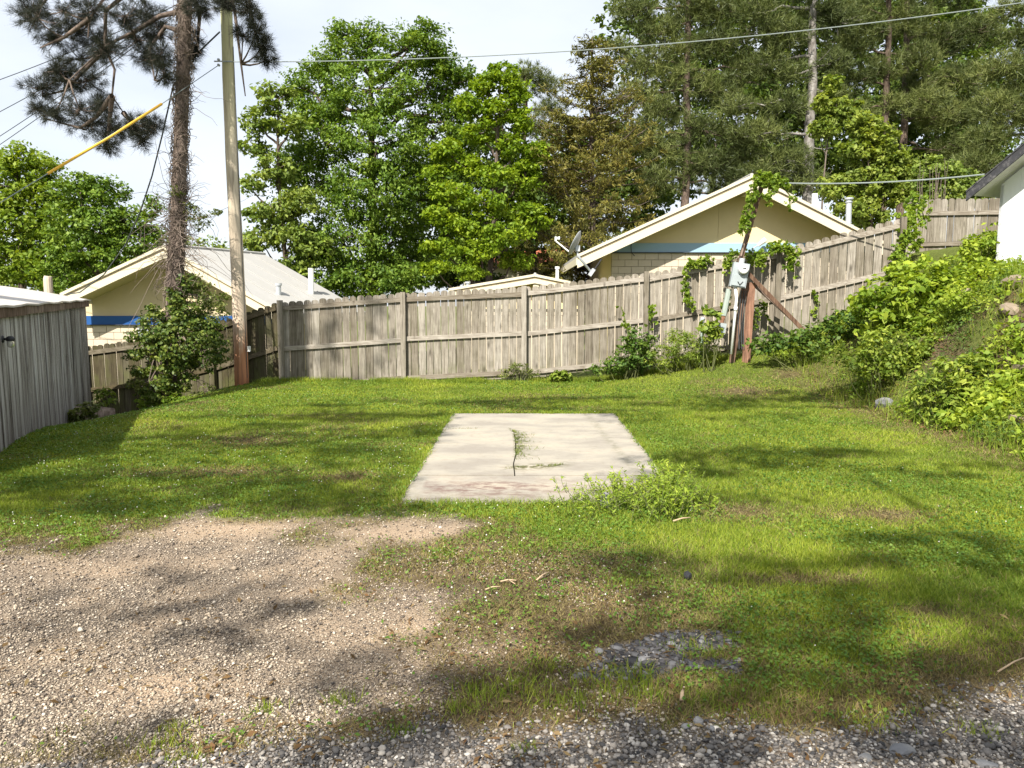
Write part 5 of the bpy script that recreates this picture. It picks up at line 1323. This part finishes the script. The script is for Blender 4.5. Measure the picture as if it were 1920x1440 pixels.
shrub('leafy_shrub', 'low yellow-green shrub mid-slope above the pale rocks', [(1850, 590, 40, 28), (1820, 620, 34, 24), (1880, 570, 34, 26), (1800, 560, 34, 28), (1895, 600, 24, 24)], 10.8, 'shrub', .07, 123, .12, 2.6, 14)
shrub('leafy_shrub', 'dark hollow-based shrub at the foot of the bank', [(1760, 760, 36, 34), (1800, 735, 40, 34), (1740, 735, 26, 22), (1790, 780, 34, 24), (1830, 700, 44, 34), (1770, 700, 36, 28)], 9.3, 'weed', .085, 124, .13, 2.6, 14, .5)
shrub('leafy_shrub', 'bright light green shrub at the bank foot nearest the right edge', [(1850, 790, 36, 28), (1880, 770, 34, 26), (1835, 805, 26, 18), (1895, 740, 28, 26), (1860, 745, 30, 26)], 8.8, 'shrub', .08, 125, .12, 2.6, 14, .5)
shrub('leafy_shrub', 'middle green shrub on the bank above the dark hollow one', [(1640, 690, 44, 28), (1690, 670, 44, 30), (1600, 665, 40, 28), (1730, 660, 36, 28), (1660, 640, 44, 28), (1560, 660, 36, 24), (1710, 700, 40, 26), (1780, 650, 44, 30)], 11.0, 'weed', .075, 126, .14, 2.6, 14)
shrub('leafy_shrub', 'broad-leaved dark weeds spreading under the brace', [(1540, 625, 40, 20), (1480, 635, 40, 20), (1580, 605, 36, 20), (1430, 650, 30, 14), (1520, 650, 44, 18), (1590, 640, 34, 18)], 12.9, 'darkweed', .085, 127, .14, 2.8, 13, .6)
shrub('feathery_bush', 'feathery light green bush at the fence foot beside the meter', [(1280, 650, 44, 30), (1250, 668, 36, 20), (1310, 665, 36, 22), (1275, 632, 30, 16), (1330, 650, 20, 20)], 13.7, 'weed', .075, 128, .12, 3.2, 18, .22)
shrub('leafy_shrub', 'darker bush with trailing shoots at the fence post left of the feathery bush', [(1180, 660, 30, 30), (1195, 640, 20, 26), (1160, 685, 34, 18), (1215, 660, 18, 34), (1190, 685, 34, 16), (1120, 696, 20, 10)], 13.9, 'darkweed', .075, 129, .11, 2.8, 14, .5)
shrub('leafy_shrub', 'big-leaved upright weed before the grey duct', [(1335, 600, 14, 26), (1325, 625, 18, 16), (1345, 625, 12, 14), (1330, 578, 7, 12)], 13.3, 'weed', .13, 130, .10, 2.0, 6, .45, 7)
shrub('leafy_shrub', 'small leafy plant at the fence foot left of the bushes', [(1050, 703, 16, 9), (1040, 708, 12, 6), (1060, 706, 12, 7)], 14.2, 'weed', .08, 131, .07, 2.8, 10, .6, 8)
shrub('grass_clump', 'tall pale weeds against the middle fence post', [(975, 690, 24, 12), (945, 700, 20, 8), (1000, 700, 14, 8)], 14.4, 'ivy2', .06, 132, .07, 2.4, 10, .25, 14)
shrub('leafy_plant', 'drooping leafy plant beside the old log by the shed', [(150, 775, 28, 16), (135, 785, 18, 12), (170, 765, 18, 14)], 11.4, 'ivy2', .09, 133, .08, 2.6, 10, .3, 14)
shrub('arching_weed', 'arching long-leaved weed growing behind the old log', [(190, 735, 14, 12), (200, 745, 12, 14)], 12.6, 'weed', .14, 134, .09, 2.0, 7, .22, 8)
shrub('leafy_plant', 'yellow-green sprouts at the foot of the ivy bush', [(330, 750, 30, 10), (300, 765, 26, 10), (275, 755, 20, 12)], 12.8, 'vine', .06, 135, .07, 2.4, 10, .5, 10)

# feathery weed clump at the near corner of the pad
def weed_clump():
    rng = np.random.default_rng(141); root = empty('weed_clump', gp(1215, 950) + (0.0,), 0, 'bushy feathery weed clump overgrowing the near right corner of the pad', 'weeds')
    mb = MB(); Ps = []; Ds = []
    for k in range(300):
        px = 1190 + rng.normal() * 75; 
        if rng.random() < .4: px = 1245 + rng.normal() * 28
        py = 945 + rng.normal() * 14 + abs(px - 1220) * .03
        bx, by = gp(np.clip(px, 1030, 1330), np.clip(py, 905, 985)); h = rng.uniform(.06, .15) + .17 * math.exp(-((px - 1250) / 40) ** 2) * rng.uniform(.4, 1) + .09 * math.exp(-((px - 1160) / 30) ** 2)
        tip = np.array([bx + rng.normal() * .09, by + rng.normal() * .09, h]); b = np.array([bx, by, 0])
        pts = curve_pts(b, tip, rng.normal(size=3) * .02, 6); mb.tube(pts, [.003, .003, .0025, .002, .002, .001], 3, False)
        m = int(h * 110)
        f = rng.uniform(.12, 1.02, m); c = b[None] * (1 - f[:, None]) + tip[None] * f[:, None]; d = unit(rng.normal(size=(m, 3)) + [0, 0, .5])
        Ps.append(c + d * .02); Ds.append(d)
    P = np.concatenate(Ps); D = np.concatenate(Ds); N_ = unit(rng.normal(size=P.shape) * .6 + [0, -.2, .8])
    V, Fc = leaf_arrays(P, N_, D, rng.uniform(.025, .055, len(P)), rng.uniform(.007, .013, len(P)))
    link('leaves', fast_mesh('leaves', V, Fc, M['shrub']), None, root); tag(mb.build('stems', M['stem'], root), kind='stuff')
weed_clump()

# bank ground cover: nobody could count it
def bank_cover():
    rng = np.random.default_rng(151); N = 7400
    x = rng.uniform(4.7, 10.5, N); y = rng.uniform(4.8, 14.4, N)
    dens = sst(4.9, 5.6, x) * (0.10 + 0.90 * sst(.38, .55, fbm(x * 1.2, y * 1.2, 61)))
    dens = np.maximum(dens, sst(13.2, 13.9, y) * sst(2.0, 3.5, x) * .7)
    vis = (x < y * .86 + .6)
    keep = (rng.random(N) < dens) & vis
    x = x[keep]; y = y[keep]; h = .05 + .22 * fbm(x * 2, y * 2, 7)
    P = np.stack([x, y, gz(x, y) + h * .7], 1); Q = np.stack([np.full(len(x), .16), np.full(len(x), .16), h], 1)
    kind = fbm(x * 1.6 + 3, y * 1.6, 153) + rng.normal(size=len(x)) * .05
    for sel, sz, nn, mt, nm, lab, asp in ((kind > .52, .082, 15, 'shrub', 'bank_weeds', 'broad bright weeds covering patches of the bank', .6), ((kind <= .52) & (kind > .44), .06, 19, 'weed', 'bank_weeds', 'mixed low weeds covering the bank below the white house', .4), (kind <= .44, .045, 26, 'darkweed', 'bank_weeds', 'fine darker weeds in the hollows of the bank', .3)):
        V, Fc = cloud(P[sel], Q[sel], nn, sz, 152, aspect=asp, up=.7, out=.2)
        tag(link(nm, fast_mesh(nm, V, Fc, M[mt])), lab, 'weeds', kind='stuff')
    N = 16000; x = rng.uniform(4.9, 9.6, N); y = rng.uniform(5.0, 14.0, N); k = (x < y * .86 + .6) & (fbm(x * 1.5, y * 1.5, 67) > .42); x = x[k]; y = y[k]; n = len(x)
    a = rng.uniform(0, 6.28, n); h = rng.uniform(.08, .34, n); l = np.abs(rng.normal(size=n)) * .6 * h; b = rng.uniform(0, 6.28, n); B = np.stack([x, y, gz(x, y)], 1)
    S = np.stack([np.cos(a), np.sin(a), a * 0], 1) * .004; T = B + np.stack([np.cos(b) * l, np.sin(b) * l, h], 1)
    tag(link('bank_grass', fast_mesh('bank_grass', np.stack([B - S, B + S, T], 1).reshape(-1, 3), np.arange(n * 3).reshape(-1, 3), M['grass'])), 'long loose grass growing through the weeds on the bank', 'grass', kind='stuff')
    # dry stems and litter among them
    N = 2600; x = rng.uniform(5.0, 8.5, N); y = rng.uniform(6.5, 12.5, N); k = x < y * .72 + .3; x = x[k]; y = y[k]
    P = np.stack([x, y, gz(x, y) + rng.uniform(.0, .05, len(x))], 1)
    V, Fc = leaf_arrays(P, unit(rng.normal(size=P.shape) * .5 + [0, 0, 1]), rng.normal(size=P.shape), rng.uniform(.03, .10, len(x)), rng.uniform(.01, .04, len(x)))
    tag(link('leaf_litter', fast_mesh('leaf_litter', V, Fc, M['litter'])), 'brown dead leaves strewn on the bank', 'leaf litter', kind='stuff')
bank_cover()

# ================================================================== ROCKS, LOG, STICKS
def rock_mesh(sx, sy, sz, seed, flat=0.3):
    import bmesh
    rng = np.random.default_rng(seed); bm = bmesh.new(); bmesh.ops.create_icosphere(bm, subdivisions=2, radius=1.0)
    a = unit(rng.normal(size=(9, 3))); dd = rng.uniform(.62, .9, 9)
    for v in bm.verts:
        p = np.array(v.co)
        for n_, d_ in zip(a, dd):
            t = p @ n_
            if t > d_: p = p - n_ * (t - d_)
        v.co = Vector(tuple(p * [sx, sy, sz]))
    me = bpy.data.meshes.new('rock'); bm.to_mesh(me); bm.free(); return me
def rock(label, px, py, size, mat, seed, Y=None, rot=0.0, cat='rock', name='rock', sink=.3):
    if Y is None: x, y = gp(px, py)
    else: q = at(px, py, Y); x, y = q.x, q.y
    me = rock_mesh(size[0] / 2, size[1] / 2, size[2] / 2, seed); me.materials.append(M[mat])
    z = gz1(x, y) + size[2] * (.5 - sink)
    return tag(link(name, me, None, None, (x, y, z), (random.uniform(-.2, .2), random.uniform(-.2, .2), rot)), label, cat)
rock('grey fist-sized stone at the gravel edge, tallest of the three together', 1308, 1358, (.045, .04, .042), 'rock', 1)
rock('small grey stone just left of the tall one at the gravel edge', 1284, 1366, (.035, .032, .028), 'rock', 2)
rock('small grey stone just right of the tall one at the gravel edge', 1334, 1370, (.038, .032, .025), 'rock', 3)
rock('flat speckled grey stone in the gravel near the lower right corner', 1690, 1410, (.10, .07, .04), 'rock', 4, sink=.45)
rock('flat pale grey stone in the gravel left of the speckled one', 1620, 1424, (.055, .045, .02), 'rock', 5, sink=.45)
rock('flat dark grey stone lying by the bottom right corner', 1845, 1432, (.11, .06, .03), 'rock', 6, sink=.5)
rock('dark upright stone half hidden in the weed clump by the pad', 1135, 952, (.09, .08, .15), 'rock', 7, sink=.2)
for i, (px, py, Y, sz, lab) in enumerate(((1660, 745, 10.6, (.34, .26, .24), 'dark rough boulder in weeds left of the hollow shrub'), (1808, 612, 11.2, (.34, .3, .3), 'pale tan rock under the large leafy shrub'), (1890, 660, 9.9, (.42, .3, .22), 'flat pale rock slab on the bank near the right edge'),
                                     (1905, 575, 10.4, (.5, .4, .26), 'pale earth-coloured rock high on the bank at the right edge'), (1850, 690, 9.6, (.26, .22, .16), 'small tan rock between the shrubs mid-bank'), (1915, 740, 8.9, (.3, .25, .22), 'pinkish rock at the right edge low on the bank'),
                                     (1800, 690, 9.9, (.2, .18, .14), 'small pale rock above the dark hollow shrub'), (1905, 820, 8.2, (.24, .2, .12), 'tan stone at the bank foot by the right edge'))):
    rock(lab, px, py, sz, 'rock' if i == 0 else 'bankrock', 20 + i, Y, i * .7, sink=.52)
def log():
    p = at(175, 760, 12.3); g = gz1(p.x, p.y); rng = np.random.default_rng(6)
    pts = [Vector((p.x - .45, p.y - .5, g + .16)), Vector((p.x - .2, p.y - .25, g + .17)), Vector((p.x + .05, p.y, g + .15)), Vector((p.x + .25, p.y + .15, g + .12))]
    tag(MB().tube(pts, [.17, .185, .18, .15], 14).build('old_log', M['wood_old'], None, True), 'rotting brown log lying against the shed corner', 'log')
log()
def stick(label, a, b, r, name='stick', fork=False):
    p = Vector(gp(*a) + (0.02,)); q = Vector(gp(*b) + (0.03,)); m = (p + q) / 2 + Vector((0, 0.004, 0.006))
    mb = MB().tube([p, m, q], [r, r * .9, r * .6], 6)
    if fork: mb.tube([m, m + (q - p) * .2 + Vector((0.02, -.09, .01))], [r * .8, r * .4], 5)
    tag(mb.build(name, M['dry_stick'], None, True), label, 'stick')
M['dry_stick'] = plain_mat('dry_stick', (.42, .31, .20), .85, .15, .25, 12)
stick('forked bleached stick lying in the brown grass', (938, 1097), (968, 1098), .005, fork=True)
stick('straight pale stick slanting in the brown grass right of the forked one', (1006, 1094), (1030, 1082), .0055)
stick('thin pale stick lying left of the forked one', (910, 1112), (938, 1110), .004)
stick('long bent twig in the grass near the lower right edge', (1870, 1268), (1935, 1240), .004)
stick('small upright wood chip at the lower gravel edge', (1278, 1322), (1280, 1308), .009)
stick('dark twig beside the weed clump', (1262, 982), (1295, 978), .006)
q = gp(1288, 1086); tag(link('pine_cone', rock_mesh(.028, .028, .03, 77), M['black'], None, q + (.02,)), 'small black pine cone lying in the right lawn', 'pine cone')

# ================================================================== GRAVEL
ICO = None
def stones(name, label, x, y, size, mat, seed, flat=.55, sink=.1, small=False):
    """many small stones: each a faceted lump of its own, joined because nobody could count them"""
    rng = np.random.default_rng(seed); t = (1 + 5 ** .5) / 2
    iv = unit(np.array([(-1, t, 0), (1, t, 0), (-1, -t, 0), (1, -t, 0), (0, -1, t), (0, 1, t), (0, -1, -t), (0, 1, -t), (t, 0, -1), (t, 0, 1), (-t, 0, -1), (-t, 0, 1)], float))
    ifc = np.array([(0, 11, 5), (0, 5, 1), (0, 1, 7), (0, 7, 10), (0, 10, 11), (1, 5, 9), (5, 11, 4), (11, 10, 2), (10, 7, 6), (7, 1, 8), (3, 9, 4), (3, 4, 2), (3, 2, 6), (3, 6, 8), (3, 8, 9), (4, 9, 5), (2, 4, 11), (6, 2, 10), (8, 6, 7), (9, 8, 1)])
    if small:
        iv = np.array([(1, 0, 0), (0, 1, 0), (-1, 0, 0), (0, -1, 0), (0, 0, 1), (0, 0, -1)], float) * 1.1; ifc = np.array([(0, 1, 4), (1, 2, 4), (2, 3, 4), (3, 0, 4), (1, 0, 5), (2, 1, 5), (3, 2, 5), (0, 3, 5)])
    nv = len(iv)
    N = len(x); s = size * np.exp(rng.normal(size=N) * .38)
    base = iv[None] * (1 + rng.normal(size=(N, nv, 1)) * .16)
    sc = np.stack([s * rng.uniform(.8, 1.35, N), s * rng.uniform(.6, 1.0, N), s * flat * rng.uniform(.7, 1.3, N)], 1)[:, None] * .5
    v = base * sc; a = rng.uniform(0, 6.28, N); tl = rng.normal(size=N) * .3; c, q = np.cos(tl), np.sin(tl)
    vy = v[..., 1] * c[:, None] - v[..., 2] * q[:, None]; vz = v[..., 1] * q[:, None] + v[..., 2] * c[:, None]; v = np.stack([v[..., 0], vy, vz], -1)
    c, q = np.cos(a), np.sin(a); vx = v[..., 0] * c[:, None] - v[..., 1] * q[:, None]; vy = v[..., 0] * q[:, None] + v[..., 1] * c[:, None]
    V = np.stack([vx + x[:, None], vy + y[:, None], v[..., 2] + (gz(x, y) + sc[:, 0, 2] * (1 - sink))[:, None]], -1).reshape(-1, 3)
    Fc = (ifc[None] + (np.arange(N) * nv)[:, None, None]).reshape(-1, 3)
    o = link(name, fast_mesh(name, V, Fc, M[mat])); tag(o, label, 'gravel', kind='stuff')
def gravel():
    rng = np.random.default_rng(161)
    def samp(n, y0, y1):       # even on the picture: thinner with distance
        u = rng.random(n); y = 1 / (1 / y1 + (1 / y0 - 1 / y1) * u); x = rng.uniform(-.74, .74, n) * y; return x, y
    x, y = samp(230000, 2.25, 6.0); g, r, s, d = masks(x, y)
    sl = sdpoly(x, y, SLAB)
    thinbed = sst(4.9, 4.2, y) * sst(1.2, 0.0, x) * sst(-2.4, -1.0, x) * sst(.45, .62, fbm(x * 2.6, y * 2.6, 163)) * .5
    k = (rng.random(len(x)) < np.maximum(g, thinbed) * (1 - r) * (1 - .75 * sunlit_sand(x, y))) & (sl < -.03)
    x1, y1 = x[k][:40000], y[k][:40000]; nr = y1 < 2.85
    stones('gravel', 'tan and white gravel patch at the lower left, near part', x1[nr], y1[nr], .0045 + .0011 * y1[nr], 'gravel', 1)
    stones('gravel', 'tan and white gravel patch at the lower left, far part', x1[~nr], y1[~nr], .0045 + .0011 * y1[~nr], 'gravel', 7, small=True)
    k = (rng.random(len(x)) < r) & (y < 3.3); x2, y2 = x[k][:12500], y[k][:12500]
    stones('road_gravel', 'grey and white gravel strip along the bottom edge', x2, y2, .0098, 'roadstone', 2)
    k = rng.random(len(x)) < r * .02; stones('coarse_gravel', 'larger stones scattered in the grey gravel strip', x[k], y[k], .015, 'roadstone', 3, .5, .3)
    xs = rng.uniform(.1, 1.4, 9000); ys = rng.uniform(2.9, 3.7, 9000); g, r, s, d = masks(xs, ys); k = rng.random(9000) < s * .5
    stones('slate_chips', 'dark slate chips lying in the right foreground grass', xs[k], ys[k], .024, 'slate', 4, .2, .1)
gravel()

def ground_litter():
    rng = np.random.default_rng(166); n = 5200; y = 1 / (1 / 7.0 + (1 / 2.3 - 1 / 7.0) * rng.random(n)); x = rng.uniform(-.74, .74, n) * y; g, r, s, d = masks(x, y)
    k = (rng.random(n) < np.maximum.reduce([g * .5, r * .5, d * 1.0]) * sst(.40, .62, fbm(x * 2.4, y * 2.4, 167))) & (sdpoly(x, y, SLAB) < -.02); x = x[k]; y = y[k]; n = len(x)
    P = np.stack([x, y, gz(x, y) + .008 + .01 * rng.random(n)], 1)
    L = rng.uniform(.012, .05, n); V, Fc = leaf_arrays(P, unit(rng.normal(size=P.shape) * .3 + [0, 0, 1]), rng.normal(size=P.shape) * [1, 1, .15], L, L * rng.uniform(.08, .5, n))
    tag(link('ground_litter', fast_mesh('ground_litter', V, Fc, M['litter'])), 'brown leaf and needle scraps scattered over gravel and thin grass', 'leaf litter', kind='stuff')
ground_litter()

# ================================================================== LAWN
def lawn():
    rng = np.random.default_rng(171)
    def samp(n, y0, y1, p):
        u = rng.random(n); a = y0 ** (1 - p); b = y1 ** (1 - p); y = (a + (b - a) * u) ** (1 / (1 - p)); x = rng.uniform(-.84, .84, n) * y; return x, y
    def blades(x, y, h, w, lean, seed):
        r = np.random.default_rng(seed); N = len(x); a = r.uniform(0, 6.28, N); z = gz(x, y)
        B = np.stack([x, y, z], 1); S = np.stack([np.cos(a), np.sin(a), np.zeros(N)], 1) * w[:, None]
        b = r.uniform(0, 6.28, N); l = np.abs(r.normal(size=N)) * lean * h
        T = B + np.stack([np.cos(b) * l, np.sin(b) * l, h], 1)
        return np.stack([B - S, B + S, T], 1).reshape(-1, 3), np.arange(N * 3, dtype=np.int32).reshape(-1, 3)
    x, y = samp(950000, 2.35, 14.75, 0.55)
    g, r, s, d = masks(x, y); bare = np.maximum.reduce([g, r, s]); sl = sdpoly(x, y, SLAB)
    inb = (sl < .0 + .045 * sst(.5, .75, fbm(x * 4, y * 4, 141))) & (x < 5.9) & (y < 14.6 - .0 * x)
    shed_line = (x + 5.47) * 6.0 - (y - 7.9) * (-2.51) < 0       # inside the shed
    fenced = ~((x < -4.6) & (y > 14.3 - 0.02 * x))
    keep = inb & ~shed_line & fenced & (rng.random(len(x)) < (1 - bare) ** 1.5)
    x, y, d = x[keep], y[keep], d[keep]
    clump = fbm(x * 3.2, y * 3.2, 101, 3); tall = sst(.62, .78, clump) * (y < 4.6)
    fr = np.exp(-((sdpoly(x, y, SLAB)) / .10) ** 2)
    h = (.016 + .022 * rng.random(len(x))) * (1 + .5 * (fbm(x * .8, y * .8, 103) - .5)) * (1 + .5 * tall) * (1 + .9 * fr)
    h *= 1 - .45 * d
    dryk = rng.random(len(x)) < np.clip(d * 1.15, 0, .92)
    thin = rng.random(len(x)) > .35 * d
    w = .0012 + .00034 * y
    for k, nm, lab, mt, ln, sd in ((~dryk & thin, 'lawn_grass', 'short green mown grass of the lawn', 'grass', .8, 1), (dryk & thin, 'dry_grass', 'dry brown grass thinning into bare soil', 'dry', 1.4, 2)):
        V, Fc = blades(x[k], y[k], h[k], w[k], ln, sd)
        tag(link(nm, fast_mesh(nm, V, Fc, M[mt])), lab, 'grass', kind='stuff')
    # clover leaves in darker patches
    x, y = samp(150000, 2.4, 14.4, 0.6); g, r, s, d = masks(x, y); bare = np.maximum.reduce([g, r, s]); sl = sdpoly(x, y, SLAB)
    pt = fbm(x * .75 + 9, y * .9, 111, 4); left = .42 + .12 * sst(0.5, -1.0, x) + .12 * np.exp(-(sl / .35) ** 2) - .06 * sst(3.0, 4.5, x)
    p = sst(.62, .46, pt + (.48 - left))
    keep = (rng.random(len(x)) < p * (1 - bare) * (1 - d * .8)) & (sl < .03) & (x < 5.5) & ~((x + 5.47) * 6.0 + (y - 7.9) * 2.51 < 0) & ~((x < -4.6) & (y > 14.2))
    x, y = x[keep][:78000], y[keep][:78000]; N = len(x)
    P = np.stack([x, y, gz(x, y) + rng.uniform(.012, .036, N)], 1)
    V, Fc = leaf_arrays(P, unit(rng.normal(size=(N, 3)) * .35 + [0, 0, 1]), rng.normal(size=(N, 3)), (.014 + .0012 * y) * rng.uniform(.7, 1.3, N), (.011 + .0010 * y) * rng.uniform(.7, 1.3, N))
    tag(link('clover_patch', fast_mesh('clover_patch', V, Fc, M['clover'])), 'dark green clover patches spread through the lawn', 'clover', kind='stuff')
    # white clover heads
    k = rng.random(N) < (.018 * sst(.5, -.6, x) + .012 * np.exp(-(np.hypot(x - .9, y - 5.1) / .8) ** 2) + .0022) * np.where(y < 9.5, 1, .3) * 1.0
    fx, fy = x[k] + rng.normal(size=k.sum()) * .01, y[k]
    extra = [(1160, 1140), (1170, 1138), (1183, 1136), (1200, 1132), (1225, 1130), (1238, 1126), (1247, 1124), (1252, 1130), (1135, 1130), (1165, 1117)]
    e = np.array([gp(*q) for q in extra]); fx = np.concatenate([fx, e[:, 0]]); fy = np.concatenate([fy, e[:, 1]]); N = len(fx)
    oc = np.array([(1, 0, 0), (0, 1, 0), (-1, 0, 0), (0, -1, 0), (0, 0, 1), (0, 0, -.7)]); of = np.array([(0, 1, 4), (1, 2, 4), (2, 3, 4), (3, 0, 4), (1, 0, 5), (2, 1, 5), (3, 2, 5), (0, 3, 5)])
    rr = rng.uniform(.0035, .007, N)[:, None, None]
    V = (oc[None] * rr + np.stack([fx, fy, gz(fx, fy) + rng.uniform(.035, .06, N)], 1)[:, None]).reshape(-1, 3)
    Fc = (of[None] + (np.arange(N) * 6)[:, None, None]).reshape(-1, 3)
    tag(link('clover_flowers', fast_mesh('clover_flowers', V, Fc, M['flower'])), 'white clover flower heads dotted over the lawn', 'flowers', kind='stuff')
    # longer tufts
    V_ = []; F_ = []
    spots = [(1150, 1290, 16, .10), (1050, 1320, 14, .09), (1190, 1265, 12, .09), (980, 1290, 12, .09), (1300, 1215, 14, .07), (1220, 1300, 14, .10), (640, 1310, 6, .07), (905, 1300, 12, .09), (860, 1330, 8, .07), (757, 1370, 5, .06), (500, 1330, 6, .06), (1440, 1340, 10, .05), (1630, 1350, 12, .07), (1360, 1330, 14, .06), (1840, 1372, 8, .05), (985, 1402, 6, .04), (310, 1395, 8, .06), (350, 1420, 8, .05), (330, 1365, 6, .06), (1180, 1095, 14, .08), (1530, 1020, 12, .06), (1010, 1250, 10, .06), (1380, 1200, 8, .06)]
    xx = []; yy = []; hh = []
    for (px, py, n, h_) in spots:
        cx, cy = gp(px, py); m = n * 14; xx.append(cx + rng.normal(size=m) * .006 * n); yy.append(cy + rng.normal(size=m) * .004 * n); hh.append(h_ * .62 * rng.uniform(.4, 1.1, m))
    xx = np.concatenate(xx); yy = np.concatenate(yy); hh = np.concatenate(hh)
    V, Fc = blades(xx, yy, hh, np.full(len(xx), .0022), .7, 9)
    tag(link('grass_tufts', fast_mesh('grass_tufts', V, Fc, M['grass'])), 'longer grass tufts fringing the gravel', 'grass', kind='stuff')
    # taller growth along the fence foot
    N = 26000; x = rng.uniform(-5.0, 4.2, N); y = 14.5 - np.abs(rng.normal(size=N)) * .18 - .05 * np.clip(x, 0, 9)
    k = fbm(x * 1.3, y * 1.3, 131) > .40; x = x[k]; y = y[k]
    V, Fc = blades(x, y, .03 + .09 * rng.random(len(x)) ** 2, np.full(len(x), .005), .8, 10)
    tag(link('fence_foot_grass', fast_mesh('fence_foot_grass', V, Fc, M['grass'])), 'unmown grass fringe along the fence foot', 'grass', kind='stuff')
    # moss and sprouts in the slab cracks
    xs = []; ys = []
    for v in np.linspace(.28, .66, 520):
        if vnoise(v * 55, 4.0, 9) < .38: continue
        p = slab_q(slab_ucr(v) + abs(rng.normal()) * .012 * (1 + 3 * (vnoise(v * 40, 1.5, 3) > .5)), v); xs.append(p[0]); ys.append(p[1])
    for u in np.linspace(.36, .62, 170):
        if vnoise(u * 60, 2.0, 5) < .45: continue
        p = slab_q(u, .74 - .13 * (u - .36) + .02 * (vnoise(u * 18, 3.0, 6) - .5) + abs(rng.normal()) * .012 * max(0, .5 - u) * 4); xs.append(p[0]); ys.append(p[1])
    for u in np.linspace(.02, .18, 50):
        p = slab_q(u, .272); xs.append(p[0]); ys.append(p[1])
    xs = np.array(xs); ys = np.array(ys)
    V, Fc = blades(xs, ys, .012 + .022 * rng.random(len(xs)), np.full(len(xs), .004), 1.2, 12); V[:, 2] += .012
    tag(link('crack_moss', fast_mesh('crack_moss', V, Fc, M['ivy2'])), 'moss and sprouts growing in the cracks of the pad', 'moss', kind='stuff')
lawn()
